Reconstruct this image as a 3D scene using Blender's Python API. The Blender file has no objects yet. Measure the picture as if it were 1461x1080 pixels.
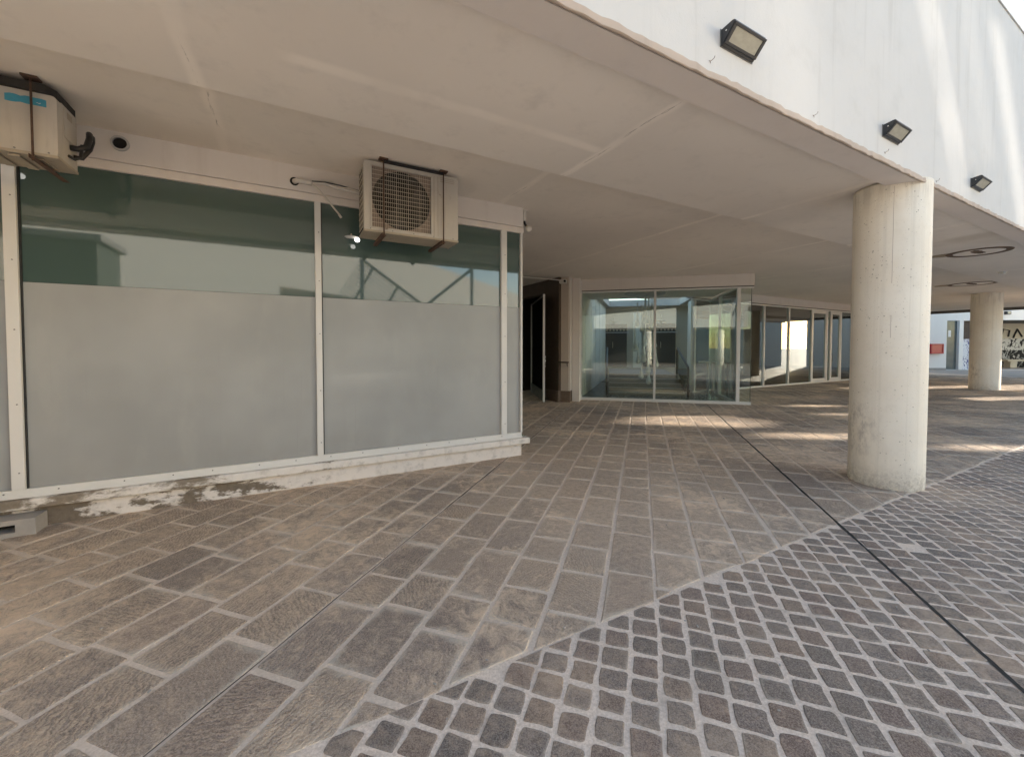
import bpy, bmesh, math, random
from mathutils import Vector, Matrix
from mathutils.geometry import tessellate_polygon, delaunay_2d_cdt
R = random.Random(7)
S = bpy.context.scene
COL = S.collection
rad = math.radians

# ---------------------------------------------------------------- frames
F, CX, CY, PITCH, H = 580.0, 730.5, 511.0, math.atan(580/21000.0), 1.6
AZ = rad(61.5); a = Vector((math.sin(AZ), math.cos(AZ), 0)); b = Vector((-a.y, a.x, 0))
CZ = rad(17.8); c = Vector((math.sin(CZ), math.cos(CZ), 0)); d = Vector((c.y, -c.x, 0))
ROT_AB = math.atan2(a.y, a.x); ROT_CD = math.atan2(d.y, d.x)
def AB(A, B, z=0.0): return Vector((a.x*A+b.x*B, a.y*A+b.y*B, z))
def CD(C, D, z=0.0): return Vector((c.x*C+d.x*D, c.y*C+d.y*D, z))

# ---------------------------------------------------------------- materials
class NT:
    def __init__(s, name):
        s.m = bpy.data.materials.new(name); s.m.use_nodes = True
        s.t = s.m.node_tree; s.t.nodes.clear()
        s.out = s.t.nodes.new('ShaderNodeOutputMaterial')
    def n(s, typ, **kw):
        x = s.t.nodes.new(typ)
        for k, v in kw.items():
            if k.startswith('i_'):
                key = k[2:]
                x.inputs[int(key) if key.isdigit() else key.replace('_', ' ')].default_value = v
            else: setattr(x, k, v)
        return x
    def l(s, o, i): s.t.links.new(o, i)
    def val(s, sock, v):
        if isinstance(v, bpy.types.NodeSocket): s.l(v, sock)
        else: sock.default_value = v
    def math(s, op, x, y=0.0, z=None, clamp=False):
        m = s.n('ShaderNodeMath', operation=op, use_clamp=clamp)
        s.val(m.inputs[0], x); s.val(m.inputs[1], y)
        if z is not None: s.val(m.inputs[2], z)
        return m.outputs[0]
    def mix(s, f, x, y, blend='MIX'):
        m = s.n('ShaderNodeMix', data_type='RGBA', blend_type=blend)
        s.val(m.inputs[0], f)
        for i, v in ((6, x), (7, y)):
            s.val(m.inputs[i], v if isinstance(v, bpy.types.NodeSocket) else (*v[:3], 1))
        return m.outputs[2]
    def coord(s, kind='Object'): return s.n('ShaderNodeTexCoord').outputs[kind]
    def mapping(s, v, scale=(1, 1, 1), rot=(0, 0, 0), loc=(0, 0, 0)):
        m = s.n('ShaderNodeMapping'); s.l(v, m.inputs[0])
        m.inputs[1].default_value = loc; m.inputs[2].default_value = rot; m.inputs[3].default_value = scale
        return m.outputs[0]
    def noise(s, v, scale, detail=4, rough=.55, dist=0.0):
        x = s.n('ShaderNodeTexNoise'); s.l(v, x.inputs['Vector'])
        x.inputs['Scale'].default_value = scale; x.inputs['Detail'].default_value = detail
        x.inputs['Roughness'].default_value = rough; x.inputs['Distortion'].default_value = dist
        return x.outputs['Fac']
    def vor(s, v, scale, feature='F1', out='Distance', rnd=1.0):
        x = s.n('ShaderNodeTexVoronoi', feature=feature); s.l(v, x.inputs['Vector'])
        x.inputs['Scale'].default_value = scale; x.inputs['Randomness'].default_value = rnd
        return x.outputs[out]
    def ramp(s, f, lo, hi, v0=0.0, v1=1.0):
        x = s.n('ShaderNodeMapRange', interpolation_type='SMOOTHSTEP'); s.l(f, x.inputs[0])
        for i, v in enumerate((lo, hi, v0, v1)): x.inputs[i+1].default_value = v
        return x.outputs[0]
    def bump(s, h, strength=.3, dist=.01, normal=None):
        x = s.n('ShaderNodeBump'); x.inputs['Strength'].default_value = strength
        x.inputs['Distance'].default_value = dist; s.l(h, x.inputs['Height'])
        if normal is not None: s.l(normal, x.inputs['Normal'])
        return x.outputs[0]
    def sep(s, v):
        x = s.n('ShaderNodeSeparateXYZ'); s.l(v, x.inputs[0]); return x.outputs
    def pbr(s, color, rough=.6, normal=None, metal=0.0, spec=.5, ior=None):
        p = s.n('ShaderNodeBsdfPrincipled')
        s.val(p.inputs['Base Color'], color if isinstance(color, bpy.types.NodeSocket) else (*color[:3], 1))
        s.val(p.inputs['Roughness'], rough); p.inputs['Metallic'].default_value = metal
        p.inputs['Specular IOR Level'].default_value = spec
        if ior: p.inputs['IOR'].default_value = ior
        if normal is not None: s.l(normal, p.inputs['Normal'])
        s.l(p.outputs[0], s.out.inputs[0]); return p

def simple(name, col, rough=.5, metal=0.0, var=.12, scale=6.0, spec=.5, bump=0.0, bscale=60):
    t = NT(name); o = t.coord()
    f = t.noise(o, scale, 5)
    colr = t.mix(f, [x*(1-var) for x in col], [min(1, x*(1+var)) for x in col])
    nrm = t.bump(t.noise(o, bscale, 3), bump, .004) if bump else None
    rg = t.ramp(t.noise(o, scale*3, 3), .3, .7, max(0, rough-.07), min(1, rough+.07))
    t.pbr(colr, rg, nrm, metal, spec)
    return t.m

def plaster(name, col, dark, streak=.35, cracks=False, pits=0.0):
    """painted render: cloudy tone, vertical rain streaks, fine grain"""
    t = NT(name); o = t.coord()
    big = t.noise(o, .55, 5, .6); mid = t.noise(o, 3.5, 6, .65)
    st = t.noise(t.mapping(o, (7, 7, .35)), 1.0, 5, .6)
    f = t.math('MULTIPLY', t.ramp(st, .52, .8), streak)
    f = t.math('ADD', f, t.math('MULTIPLY', t.ramp(mid, .5, .85), .3))
    f = t.math('ADD', f, t.math('MULTIPLY', t.ramp(big, .45, .8), .25), clamp=True)
    cc = t.mix(f, col, dark)
    h = t.math('ADD', t.noise(o, 90, 3), t.math('MULTIPLY', t.noise(o, 12, 4), 1.5))
    if pits:
        sp = t.ramp(t.vor(o, 26), .03, .09, 1, 0)
        sp = t.math('MULTIPLY', sp, t.ramp(t.noise(o, 2.2, 3), .5, .62))
        cc = t.mix(t.math('MULTIPLY', sp, pits), cc, [x*.45 for x in dark])
        h = t.math('SUBTRACT', h, t.math('MULTIPLY', sp, 2.0))
    if cracks:
        w = t.n('ShaderNodeVectorMath', operation='ADD'); t.l(o, w.inputs[0])
        nv = t.n('ShaderNodeTexNoise'); t.l(o, nv.inputs['Vector']); nv.inputs['Scale'].default_value = 3
        sc = t.n('ShaderNodeVectorMath', operation='SCALE'); t.l(nv.outputs['Color'], sc.inputs[0]); sc.inputs[3].default_value = .35
        t.l(sc.outputs[0], w.inputs[1])
        cr = t.ramp(t.vor(w.outputs[0], .42, 'DISTANCE_TO_EDGE'), 0.0, .004, 1, 0)
        cr = t.math('MULTIPLY', cr, t.ramp(t.noise(o, .7, 2), .52, .6))
        cc = t.mix(t.math('MULTIPLY', cr, .55), cc, [x*.35 for x in dark])
    t.pbr(cc, .85, t.bump(h, .18, .006), spec=.25)
    return t.m

def ceiling_mat(name, col):
    t = NT(name); o = t.coord(); x, y, z = t.sep(o)
    n1 = t.noise(o, .5, 4); n2 = t.noise(o, 4, 5, .65)
    cc = t.mix(t.ramp(n1, .3, .7), [v*.9 for v in col], col)
    cc = t.mix(t.math('MULTIPLY', t.ramp(n2, .48, .8), .4), cc, [v*.72 for v in col])
    # patched board seams every 3.15 m plus one along the bay
    wob = t.math('MULTIPLY', t.math('SUBTRACT', t.noise(o, 1.3, 3), .5), .12)
    mx = t.math('PINGPONG', t.math('ADD', t.math('SUBTRACT', x, 2.6), wob), 1.575)
    s1 = t.ramp(mx, .015, .07, 1, 0)
    my = t.math('ABSOLUTE', t.math('ADD', t.math('SUBTRACT', y, 3.0), wob))
    s2 = t.math('MULTIPLY', t.ramp(my, .02, .08, 1, 0), t.ramp(t.math('ABSOLUTE', t.math('SUBTRACT', x, 1.3)), 1.2, 1.4, 1, 0))
    seam = t.math('MULTIPLY', t.math('MAXIMUM', s1, s2), t.ramp(t.noise(o, 1.1, 3), .3, .6, .1, .7))
    cc = t.mix(seam, cc, [min(1, v*1.12) for v in col])
    cr = t.math('MULTIPLY', t.ramp(t.math('ABSOLUTE', t.math('ADD', mx, t.math('MULTIPLY', t.math('SUBTRACT', t.noise(o, 6, 3), .5), .05))), .001, .004, 1, 0), t.ramp(t.noise(o, 1.7, 2), .5, .6))
    cc = t.mix(t.math('MULTIPLY', cr, .5), cc, (.12, .1, .08))
    stn = t.math('MULTIPLY', t.ramp(t.noise(o, .33, 3), .62, .75), .35)
    cc = t.mix(stn, cc, (.36, .29, .2))
    t.pbr(cc, .9, t.bump(t.noise(o, 40, 4), .1, .004), spec=.15)
    return t.m

def peeling(name, paint, under, lo, hi, seed=0.0):
    """old paint flaked off concrete"""
    t = NT(name); o = t.mapping(t.coord(), loc=(seed, 0, 0))
    n = t.noise(t.mapping(o, (1.1, 1, 2.6)), 1.6, 8, .68)
    x, y, z = t.sep(o)
    n = t.math('ADD', n, t.math('MULTIPLY', t.math('SUBTRACT', x, seed), .07))    # the near end has worn most
    msk = t.ramp(n, lo, hi)
    g = t.noise(o, 22, 6, .7)
    und = t.mix(g, [v*.45 for v in under], [v*1.35 for v in under])
    pa = t.mix(t.ramp(t.noise(o, 9, 5, .7), .45, .75), paint, [v*.72 for v in paint])
    cc = t.mix(msk, und, pa)
    t.pbr(cc, .85, t.bump(t.math('ADD', t.math('MULTIPLY', msk, 1.2), t.math('MULTIPLY', g, .8)), .5, .006), spec=.2)
    return t.m

def glass(name, tint, refl, ior=1.6, rough=0.0):
    t = NT(name)
    tr = t.n('ShaderNodeBsdfTransparent'); tr.inputs[0].default_value = (*tint, 1)
    gl = t.n('ShaderNodeBsdfGlossy'); gl.inputs['Roughness'].default_value = rough; gl.inputs[0].default_value = (.95, 1, .97, 1)
    fr = t.n('ShaderNodeFresnel'); fr.inputs[0].default_value = ior
    f = t.math('MULTIPLY', fr.outputs[0], refl, clamp=True)
    mx = t.n('ShaderNodeMixShader'); t.l(f, mx.inputs[0]); t.l(tr.outputs[0], mx.inputs[1]); t.l(gl.outputs[0], mx.inputs[2])
    t.l(mx.outputs[0], t.out.inputs[0]); return t.m

def stone_mat(name, ramp_cols, dirt_glow_col, dirt_glow_amt, ripple, bloom):
    t = NT(name); o = t.coord('Object')
    at = t.n('ShaderNodeAttribute', attribute_name='tint'); r, g, bl = t.sep(at.outputs['Vector'])
    cr = t.n('ShaderNodeValToRGB'); t.l(r, cr.inputs[0])
    e = cr.color_ramp.elements
    while len(e) < len(ramp_cols): e.new(.5)
    for i, (p, cl) in enumerate(ramp_cols): e[i].position = p; e[i].color = (*cl, 1)
    off = t.n('ShaderNodeVectorMath', operation='SCALE'); t.l(at.outputs['Vector'], off.inputs[0]); off.inputs[3].default_value = 40
    ov = t.n('ShaderNodeVectorMath', operation='ADD'); t.l(o, ov.inputs[0]); t.l(off.outputs[0], ov.inputs[1]); ov = ov.outputs[0]
    grain = t.noise(o, 150, 4, .85); cloud = t.noise(ov, 7, 5, .65)
    cc = t.mix(t.ramp(grain, .38, .64), t.mix(.62, cr.outputs[0], (0.03, .027, .026)), t.mix(.38, cr.outputs[0], (.62, .57, .52)))
    mott = t.noise(o, 34, 7, .82, .6)
    cc = t.mix(t.math('MULTIPLY', t.ramp(mott, .52, .66), .55), cc, t.mix(.6, cc, (.04, .034, .032)))
    cc = t.mix(t.math('MULTIPLY', t.ramp(mott, .34, .46, 1, 0), .55), cc, t.mix(.55, cc, dirt_glow_col))
    cc = t.mix(t.math('MULTIPLY', t.ramp(cloud, .35, .75), .45), cc, t.mix(.5, cc, (.24, .205, .165)))
    speck = t.math('MULTIPLY', t.ramp(t.vor(o, 55), .02, .1, 1, 0), t.ramp(t.noise(o, 9, 2), .55, .65))
    cc = t.mix(t.math('MULTIPLY', speck, .35), cc, (.45, .42, .38))
    # pale lime bloom creeping in from the joints
    ed = t.math('MULTIPLY', t.ramp(t.math('ADD', at.outputs['Alpha'], t.math('MULTIPLY', t.math('SUBTRACT', t.noise(ov, 5, 6, .75), .5), 1.5)), .55, 1.15), t.ramp(t.noise(ov, 2.2, 4), .42, .6))
    cc = t.mix(t.math('MULTIPLY', ed, bloom), cc, (.5, .45, .39))
    # grit trodden over the stones, thicker in places; then a sandy pool painted for warm reflected sun
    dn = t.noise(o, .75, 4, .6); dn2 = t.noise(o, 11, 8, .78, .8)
    dm = t.math('MULTIPLY', t.ramp(t.math('ADD', t.math('MULTIPLY', dn, .6), t.math('MULTIPLY', dn2, .55)), .5, .74), dirt_glow_amt)
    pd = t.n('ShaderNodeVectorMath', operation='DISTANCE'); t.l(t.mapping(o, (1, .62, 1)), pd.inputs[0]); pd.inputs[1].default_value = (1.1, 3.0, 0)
    warm_pool = t.math('MULTIPLY', t.ramp(t.math('ADD', pd.outputs['Value'], t.math('MULTIPLY', t.math('SUBTRACT', dn, .5), 2.2)), .5, 2.3, 1, 0), t.ramp(t.noise(o, 19, 7, .8), .3, .62, .25, 1))
    dm = t.math('MAXIMUM', dm, t.math('MULTIPLY', warm_pool, dirt_glow_amt*.6))
    cc = t.mix(dm, cc, dirt_glow_col)
    # split-face ripples of the layered stone, a different direction on each slab
    wv = t.n('ShaderNodeTexWave', wave_type='BANDS', bands_direction='DIAGONAL')
    rotm = t.n('ShaderNodeVectorRotate', rotation_type='Z_AXIS'); t.l(ov, rotm.inputs[0]); t.l(t.math('MULTIPLY', g, 6.28), rotm.inputs['Angle'])
    t.l(rotm.outputs[0], wv.inputs[0]); wv.inputs['Scale'].default_value = 17; wv.inputs['Distortion'].default_value = 11
    wv.inputs['Detail'].default_value = 4; wv.inputs['Detail Scale'].default_value = 1.6; wv.inputs['Detail Roughness'].default_value = .65
    rp = t.math('MULTIPLY', wv.outputs['Fac'], t.ramp(bl, .2, .6, .25, 1.0))
    wx, wy, wz = t.sep(o)
    rp = t.math('MULTIPLY', rp, t.ramp(t.math('ADD', t.noise(o, .5, 3), t.math('MULTIPLY', t.ramp(wx, -3.0, 1.0, 1, 0), .22)), .45, .66, .15, 1))
    cc = t.mix(t.math('MULTIPLY', t.math('MULTIPLY', rp, ripple), .8), cc, t.mix(.65, cc, dirt_glow_col))
    h = t.math('ADD', t.math('MULTIPLY', rp, ripple*1.6), t.math('ADD', t.math('MULTIPLY', mott, -1.3), t.math('ADD', t.math('MULTIPLY', grain, .5), t.math('MULTIPLY', cloud, .9))))
    rg = t.ramp(cloud, .3, .7, .55, .8)
    t.pbr(cc, rg, t.bump(h, .8, .006), spec=.35)
    return t.m

def mortar_mat():
    t = NT('mortar'); o = t.coord()
    g = t.noise(o, 70, 5, .75); m = t.noise(o, 4, 5, .65); big = t.noise(o, .6, 3)
    cc = t.mix(t.ramp(g, .3, .7), (.62, .50, .405), (.90, .765, .655))
    cc = t.mix(t.math('MULTIPLY', t.ramp(m, .5, .75), .6), cc, (.38, .31, .255))
    cc = t.mix(t.math('MULTIPLY', t.ramp(big, .45, .7), .35), cc, (.45, .40, .35))
    # the slabs' joints are older and dirtier than the bed of the cobbles
    dp = t.n('ShaderNodeVectorMath', operation='DOT_PRODUCT'); t.l(o, dp.inputs[0]); dp.inputs[1].default_value = (b.x, b.y, 0)
    old = t.math('MULTIPLY', t.ramp(dp.outputs['Value'], 1.74, 1.86), t.ramp(t.noise(o, 1.6, 6, .75), .25, .7, .1, .8))
    cc = t.mix(old, cc, t.mix(g, (.44, .365, .295), (.74, .625, .515)))
    t.pbr(cc, .95, t.bump(t.math('ADD', g, m), .6, .005), spec=.15)
    return t.m

def far_paving_mat():
    t = NT('far_paving'); o = t.mapping(t.coord(), rot=(0, 0, -ROT_CD))
    br = t.n('ShaderNodeTexBrick'); t.l(o, br.inputs[0]); br.inputs['Scale'].default_value = 1
    br.inputs['Color1'].default_value = (.40, .36, .325, 1); br.inputs['Color2'].default_value = (.33, .30, .28, 1); br.inputs['Mortar'].default_value = (.5, .45, .4, 1)
    br.inputs['Mortar Size'].default_value = .012; br.inputs['Brick Width'].default_value = .45; br.inputs['Row Height'].default_value = .32
    n = t.noise(o, .35, 6, .65)
    t.pbr(t.mix(t.ramp(n, .3, .75), br.outputs[0], (.42, .375, .33)), .8, spec=.3)
    return t.m

def frosted_mat():
    t = NT('frosted_film'); o = t.coord(); x, y, z = t.sep(o)
    n = t.noise(o, .8, 3); sc = t.noise(t.mapping(o, (22, 1, 1.0)), 1.4, 6, .7)
    cc = t.mix(t.ramp(n, .3, .7), (.29, .30, .30), (.36, .37, .37))
    # wiped streaks, scrapes and dust
    wipe = t.noise(t.mapping(o, (2.2, 1, .8)), 1.3, 5, .6)
    cc = t.mix(t.math('MULTIPLY', t.ramp(wipe, .5, .75), .22), cc, (.44, .44, .425))
    marks = t.math('MULTIPLY', t.ramp(sc, .66, .72), t.ramp(t.noise(o, 2.3, 3), .58, .68))
    cc = t.mix(t.math('MULTIPLY', marks, .55), cc, (.60, .60, .56))
    drips = t.math('MULTIPLY', t.ramp(t.noise(t.mapping(o, (34, 1, .5)), 1.0, 4, .6), .6, .8), .22)
    cc = t.mix(drips, cc, (.22, .22, .21))
    bub = t.math('MULTIPLY', t.ramp(t.vor(o, 30), .03, .07, 1, 0), t.ramp(t.noise(o, 1.9, 2), .6, .66))
    cc = t.mix(t.math('MULTIPLY', bub, .5), cc, (.5, .5, .48))
    dust = t.math('MULTIPLY', t.ramp(z, .1, .85, 1, 0), t.ramp(t.noise(o, 5, 5, .7), .3, .75))
    cc = t.mix(t.math('MULTIPLY', dust, .45), cc, (.30, .28, .245))
    rg = t.ramp(t.math('ADD', wipe, t.math('MULTIPLY', t.noise(o, 3, 4), .4)), .4, .95, .28, .40)
    t.pbr(cc, rg, t.bump(t.noise(o, 2.2, 3), .03, .02), spec=.6)
    return t.m

def column_mat():
    t = NT('column_concrete'); o = t.coord(); x, y, z = t.sep(o)
    big = t.noise(o, 1.1, 5, .6); mid = t.noise(o, 6, 6, .7); fine = t.noise(o, 80, 4, .7)
    cc = t.mix(t.ramp(big, .3, .7), (.86, .79, .675), (.92, .865, .76))
    cc = t.mix(t.math('MULTIPLY', t.ramp(mid, .5, .8), .35), cc, (.72, .66, .56))
    board = t.noise(t.mapping(o, (26, 26, .25)), 1.0, 3)
    cc = t.mix(t.math('MULTIPLY', t.ramp(board, .5, .75), .14), cc, (.42, .38, .31))
    # blow holes, gathered in bands
    pv = t.vor(t.mapping(o, (1, 1, 1.25)), 17); pv2 = t.vor(o, 38)
    dens = t.ramp(t.noise(t.mapping(o, (2, 2, 1)), 1.7, 4, .65), .4, .56)
    pit = t.math('MAXIMUM', t.ramp(pv, .05, .13, 1, 0), t.math('MULTIPLY', t.ramp(pv2, .05, .14, 1, 0), .7))
    pit = t.math('MULTIPLY', pit, dens)
    cc = t.mix(t.math('MULTIPLY', pit, .85), cc, (.2, .165, .12))
    # rough eroded foot and knee-high scuffs
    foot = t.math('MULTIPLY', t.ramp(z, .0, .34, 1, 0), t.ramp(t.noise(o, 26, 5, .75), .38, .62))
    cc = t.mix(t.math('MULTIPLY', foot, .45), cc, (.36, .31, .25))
    g = t.n('ShaderNodeVectorMath', operation='DISTANCE'); t.l(t.mapping(o, (1, 1, .55)), g.inputs[0]); g.inputs[1].default_value = (-.30, .17, .36)
    sc = t.math('MULTIPLY', t.ramp(g.outputs['Value'], .05, .3, 1, 0), t.ramp(t.noise(t.mapping(o, (1, 1, .5)), 13, 7, .8), .42, .66))
    cc = t.mix(t.math('MULTIPLY', sc, .5), cc, (.26, .23, .2))
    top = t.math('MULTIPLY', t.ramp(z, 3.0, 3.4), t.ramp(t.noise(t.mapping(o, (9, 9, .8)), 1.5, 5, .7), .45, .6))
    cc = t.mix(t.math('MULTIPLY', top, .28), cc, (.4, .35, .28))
    h = t.math('ADD', t.math('MULTIPLY', fine, .5), t.math('ADD', mid, t.math('MULTIPLY', pit, -2.4)))
    h = t.math('ADD', h, t.math('MULTIPLY', foot, 2.2))
    t.pbr(cc, .88, t.bump(h, .6, .008), spec=.2)
    return t.m

def rust_metal(name, col, amount):
    t = NT(name); o = t.coord()
    n = t.noise(o, 7, 7, .7); n2 = t.noise(t.mapping(o, (6, 6, .8)), 2.5, 5, .65)
    cc = t.mix(t.ramp(t.noise(o, 2, 4), .3, .7), [v*.86 for v in col], col)
    cc = t.mix(t.math('MULTIPLY', t.ramp(n2, .52, .8), .4), cc, [v*.55 for v in col])
    cc = t.mix(t.math('MULTIPLY', t.ramp(n, .6, .72), amount), cc, (.14, .065, .035))
    t.pbr(cc, .5, t.bump(n, .12, .003), spec=.4)
    return t.m

def graffiti(name, base, ink, scale, lo):
    t = NT(name); o = t.coord()
    n = t.noise(t.mapping(o, (1, 1, .8)), scale, 3, .5, 2.2); v = t.vor(o, scale*1.6, 'DISTANCE_TO_EDGE')
    f = t.math('MAXIMUM', t.ramp(n, lo, lo+.05), t.math('MULTIPLY', t.ramp(v, .03, .06, 1, 0), t.ramp(t.noise(o, scale*.7, 2), .5, .56)))
    t.pbr(t.mix(f, base, ink), .8); return t.m

M = {}
M['fascia'] = plaster('white_render', (.63, .625, .615), (.47, .46, .44), .55, pits=.6)
M['edge'] = plaster('rough_edge', (.50, .42, .36), (.2, .16, .13), .3, pits=1.0)
M['soffit'] = plaster('soffit_render', (.76, .70, .655), (.55, .5, .47), .1)
M['ceil'] = ceiling_mat('ceiling_render', (.88, .82, .755))
M['ceil2'] = ceiling_mat('upper_ceiling_render', (.84, .775, .70))
M['header'] = plaster('header_render', (.74, .69, .645), (.6, .54, .49), .35)
M['dark_edge'] = simple('dark_edge_trim', (.12, .11, .1), .7)
M['alu'] = simple('white_aluminium', (.68, .67, .65), .38, 0, .06, 3)
M['alu_grey'] = simple('grey_aluminium', (.5, .49, .47), .4, .2, .08, 3)
M['gasket'] = simple('black_gasket', (.02, .02, .02), .6)
M['green'] = None
t = NT('green_glass'); o = t.coord(); gg = t.noise(o, .9, 3)
gp = t.pbr(t.mix(gg, (.058, .095, .086), (.076, .118, .108)), .035, spec=.5, ior=1.9); M['green'] = t.m
M['film'] = frosted_mat()
M['plinth'] = peeling('peeling_plinth', (.72, .67, .63), (.2, .165, .13), .40, .46)
M['sill'] = peeling('peeling_sill', (.72, .68, .64), (.26, .22, .175), .36, .45, 4.0)
M['column'] = column_mat()
M['ac'] = rust_metal('cream_casing', (.54, .505, .45), .6)
M['ac_dirty'] = rust_metal('cream_base_pan', (.42, .36, .28), .8)
M['shroud'] = simple('brown_shroud', (.24, .185, .15), .7, 0, .25, 9)  # shroud plate in a darker brown than the cream casing
M['wire'] = simple('grille_wire', (.55, .49, .40), .5, .1)
M['ac_dark'] = simple('fan_recess_black', (.012, .010, .009), .8)
M['fan'] = simple('fan_blade_grey', (.03, .026, .024), .6)
M['rust'] = simple('rusty_steel', (.11, .065, .045), .8, .2, .45, 18, bump=.3)
M['tray'] = simple('black_tray', (.022, .02, .019), .65)
M['blue'] = simple('faded_blue_sticker', (.055, .30, .42), .55, 0, .25, 16)
M['hose'] = simple('white_insulation', (.6, .57, .53), .7, 0, .15, 10, bump=.2)
M['black'] = simple('black_plastic', (.018, .018, .019), .42)
M['lampblack'] = simple('black_housing', (.03, .03, .032), .38)
M['chrome'] = simple('bright_bolt', (.75, .75, .73), .25, .9)
M['lens'] = simple('lamp_lens', (.40, .38, .31), .12, 0, .22, 14)
M['cctv'] = simple('white_plastic', (.66, .63, .58), .4)
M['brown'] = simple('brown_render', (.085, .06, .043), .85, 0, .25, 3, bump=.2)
M['taupe'] = plaster('taupe_render', (.56, .48, .41), (.34, .28, .23), .35)
M['skirt'] = simple('stone_skirting', (.14, .10, .075), .7, 0, .5, 14, bump=.3)
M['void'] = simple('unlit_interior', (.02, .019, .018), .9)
M['darkglass'] = glass('dark_glass', (.16, .17, .12), 1.2, 1.5)
M['vglass'] = glass('clear_glass', (.93, .97, .945), 1.5, 1.55)
M['wglass'] = glass('wing_glass', (.68, .74, .69), 2.1, 1.6)
M['inwall'] = plaster('pale_green_wall', (.88, .86, .74), (.78, .76, .66), .2)
M['inwall2'] = plaster('interior_wall', (.60, .55, .44), (.5, .46, .37), .2)
M['infloor'] = simple('dark_stone_floor', (.10, .092, .08), .25, 0, .3, 5)
M['stair'] = simple('grey_stone_stair', (.2, .19, .17), .5, 0, .2, 6)
M['railglass'] = glass('smoked_balustrade', (.35, .36, .33), 1.3, 1.5)
M['door'] = simple('dark_door', (.045, .042, .038), .4)
M['drop'] = None
t = NT('blown_glass'); o = t.coord()
gl = t.n('ShaderNodeBsdfGlossy'); gl.inputs['Roughness'].default_value = .12
df = t.n('ShaderNodeBsdfTranslucent'); df.inputs[0].default_value = (.85, .86, .8, 1)
df2 = t.n('ShaderNodeBsdfDiffuse'); df2.inputs[0].default_value = (.85, .86, .8, 1)
tp = t.n('ShaderNodeBsdfTransparent')
m0 = t.n('ShaderNodeMixShader'); m0.inputs[0].default_value = .5; t.l(df.outputs[0], m0.inputs[1]); t.l(df2.outputs[0], m0.inputs[2])
m1 = t.n('ShaderNodeMixShader'); t.l(t.ramp(t.vor(o, 30), .1, .5, .95, .75), m1.inputs[0]); t.l(tp.outputs[0], m1.inputs[1]); t.l(m0.outputs[0], m1.inputs[2])
m2 = t.n('ShaderNodeMixShader'); m2.inputs[0].default_value = .14; t.l(m1.outputs[0], m2.inputs[1]); t.l(gl.outputs[0], m2.inputs[2])
t.l(m2.outputs[0], t.out.inputs[0]); M['drop'] = t.m
M['brass'] = simple('pale_brass', (.62, .55, .4), .35, .4)
M['white'] = simple('white_paint', (.78, .77, .75), .5, 0, .05, 3)
M['farwall'] = plaster('far_white_wall', (.80, .79, .77), (.7, .69, .68), .25)
M['red'] = simple('red_enamel', (.42, .03, .035), .4)
M['cabglass'] = simple('cabinet_pane', (.5, .08, .08), .15)
M['farglass'] = simple('grey_green_glazing', (.11, .13, .125), .12, 0, .35, 2)
M['graf_blue'] = graffiti('blue_scribble', (.72, .72, .74), (.10, .09, .22), 3.2, .56)
M['graf_black'] = graffiti('black_scribble', (.62, .61, .57), (.012, .012, .012), 2.0, .52)
M['graf_dark'] = graffiti('dense_scribble', (.42, .41, .38), (.012, .012, .012), 2.2, .44)
M['bench'] = simple('beige_stone', (.5, .44, .33), .8)
M['concrete'] = simple('grey_concrete_block', (.34, .32, .30), .9, 0, .25, 9, bump=.5)
M['leaf'] = simple('weed_green', (.06, .09, .03), .7)
M['cable'] = simple('pale_conduit', (.6, .56, .5), .6)
M['stainring'] = simple('rust_stained_groove', (.15, .10, .066), .85, 0, .6, 5)
M['stain'] = simple('damp_stain', (.36, .29, .2), .9, 0, .25, 5)
t = NT('lit_bulb'); em = t.n('ShaderNodeEmission'); em.inputs[0].default_value = (1, .97, .9, 1); em.inputs[1].default_value = 1.2
t.l(em.outputs[0], t.out.inputs[0]); M['bulb'] = t.m
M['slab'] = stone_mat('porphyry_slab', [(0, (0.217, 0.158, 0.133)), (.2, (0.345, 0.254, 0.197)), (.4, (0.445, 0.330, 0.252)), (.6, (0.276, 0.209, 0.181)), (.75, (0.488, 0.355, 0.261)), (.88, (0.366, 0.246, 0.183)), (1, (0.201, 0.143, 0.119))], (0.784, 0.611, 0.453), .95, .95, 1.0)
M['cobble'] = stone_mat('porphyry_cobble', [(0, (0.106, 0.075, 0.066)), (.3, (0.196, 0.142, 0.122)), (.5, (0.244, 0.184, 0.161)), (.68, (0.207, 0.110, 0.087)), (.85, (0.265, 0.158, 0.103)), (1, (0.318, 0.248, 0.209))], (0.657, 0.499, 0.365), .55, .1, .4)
M['mortar'] = mortar_mat()
M['far'] = far_paving_mat()
M['rubber'] = simple('expansion_joint_filler', (.02, .018, .017), .8)
M['opp'] = plaster('sunlit_white_wall', (.80, .77, .71), (.7, .66, .6), .2)
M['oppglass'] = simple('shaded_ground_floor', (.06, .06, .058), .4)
M['steel'] = simple('grey_steel', (.2, .2, .2), .5, .4)

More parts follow.
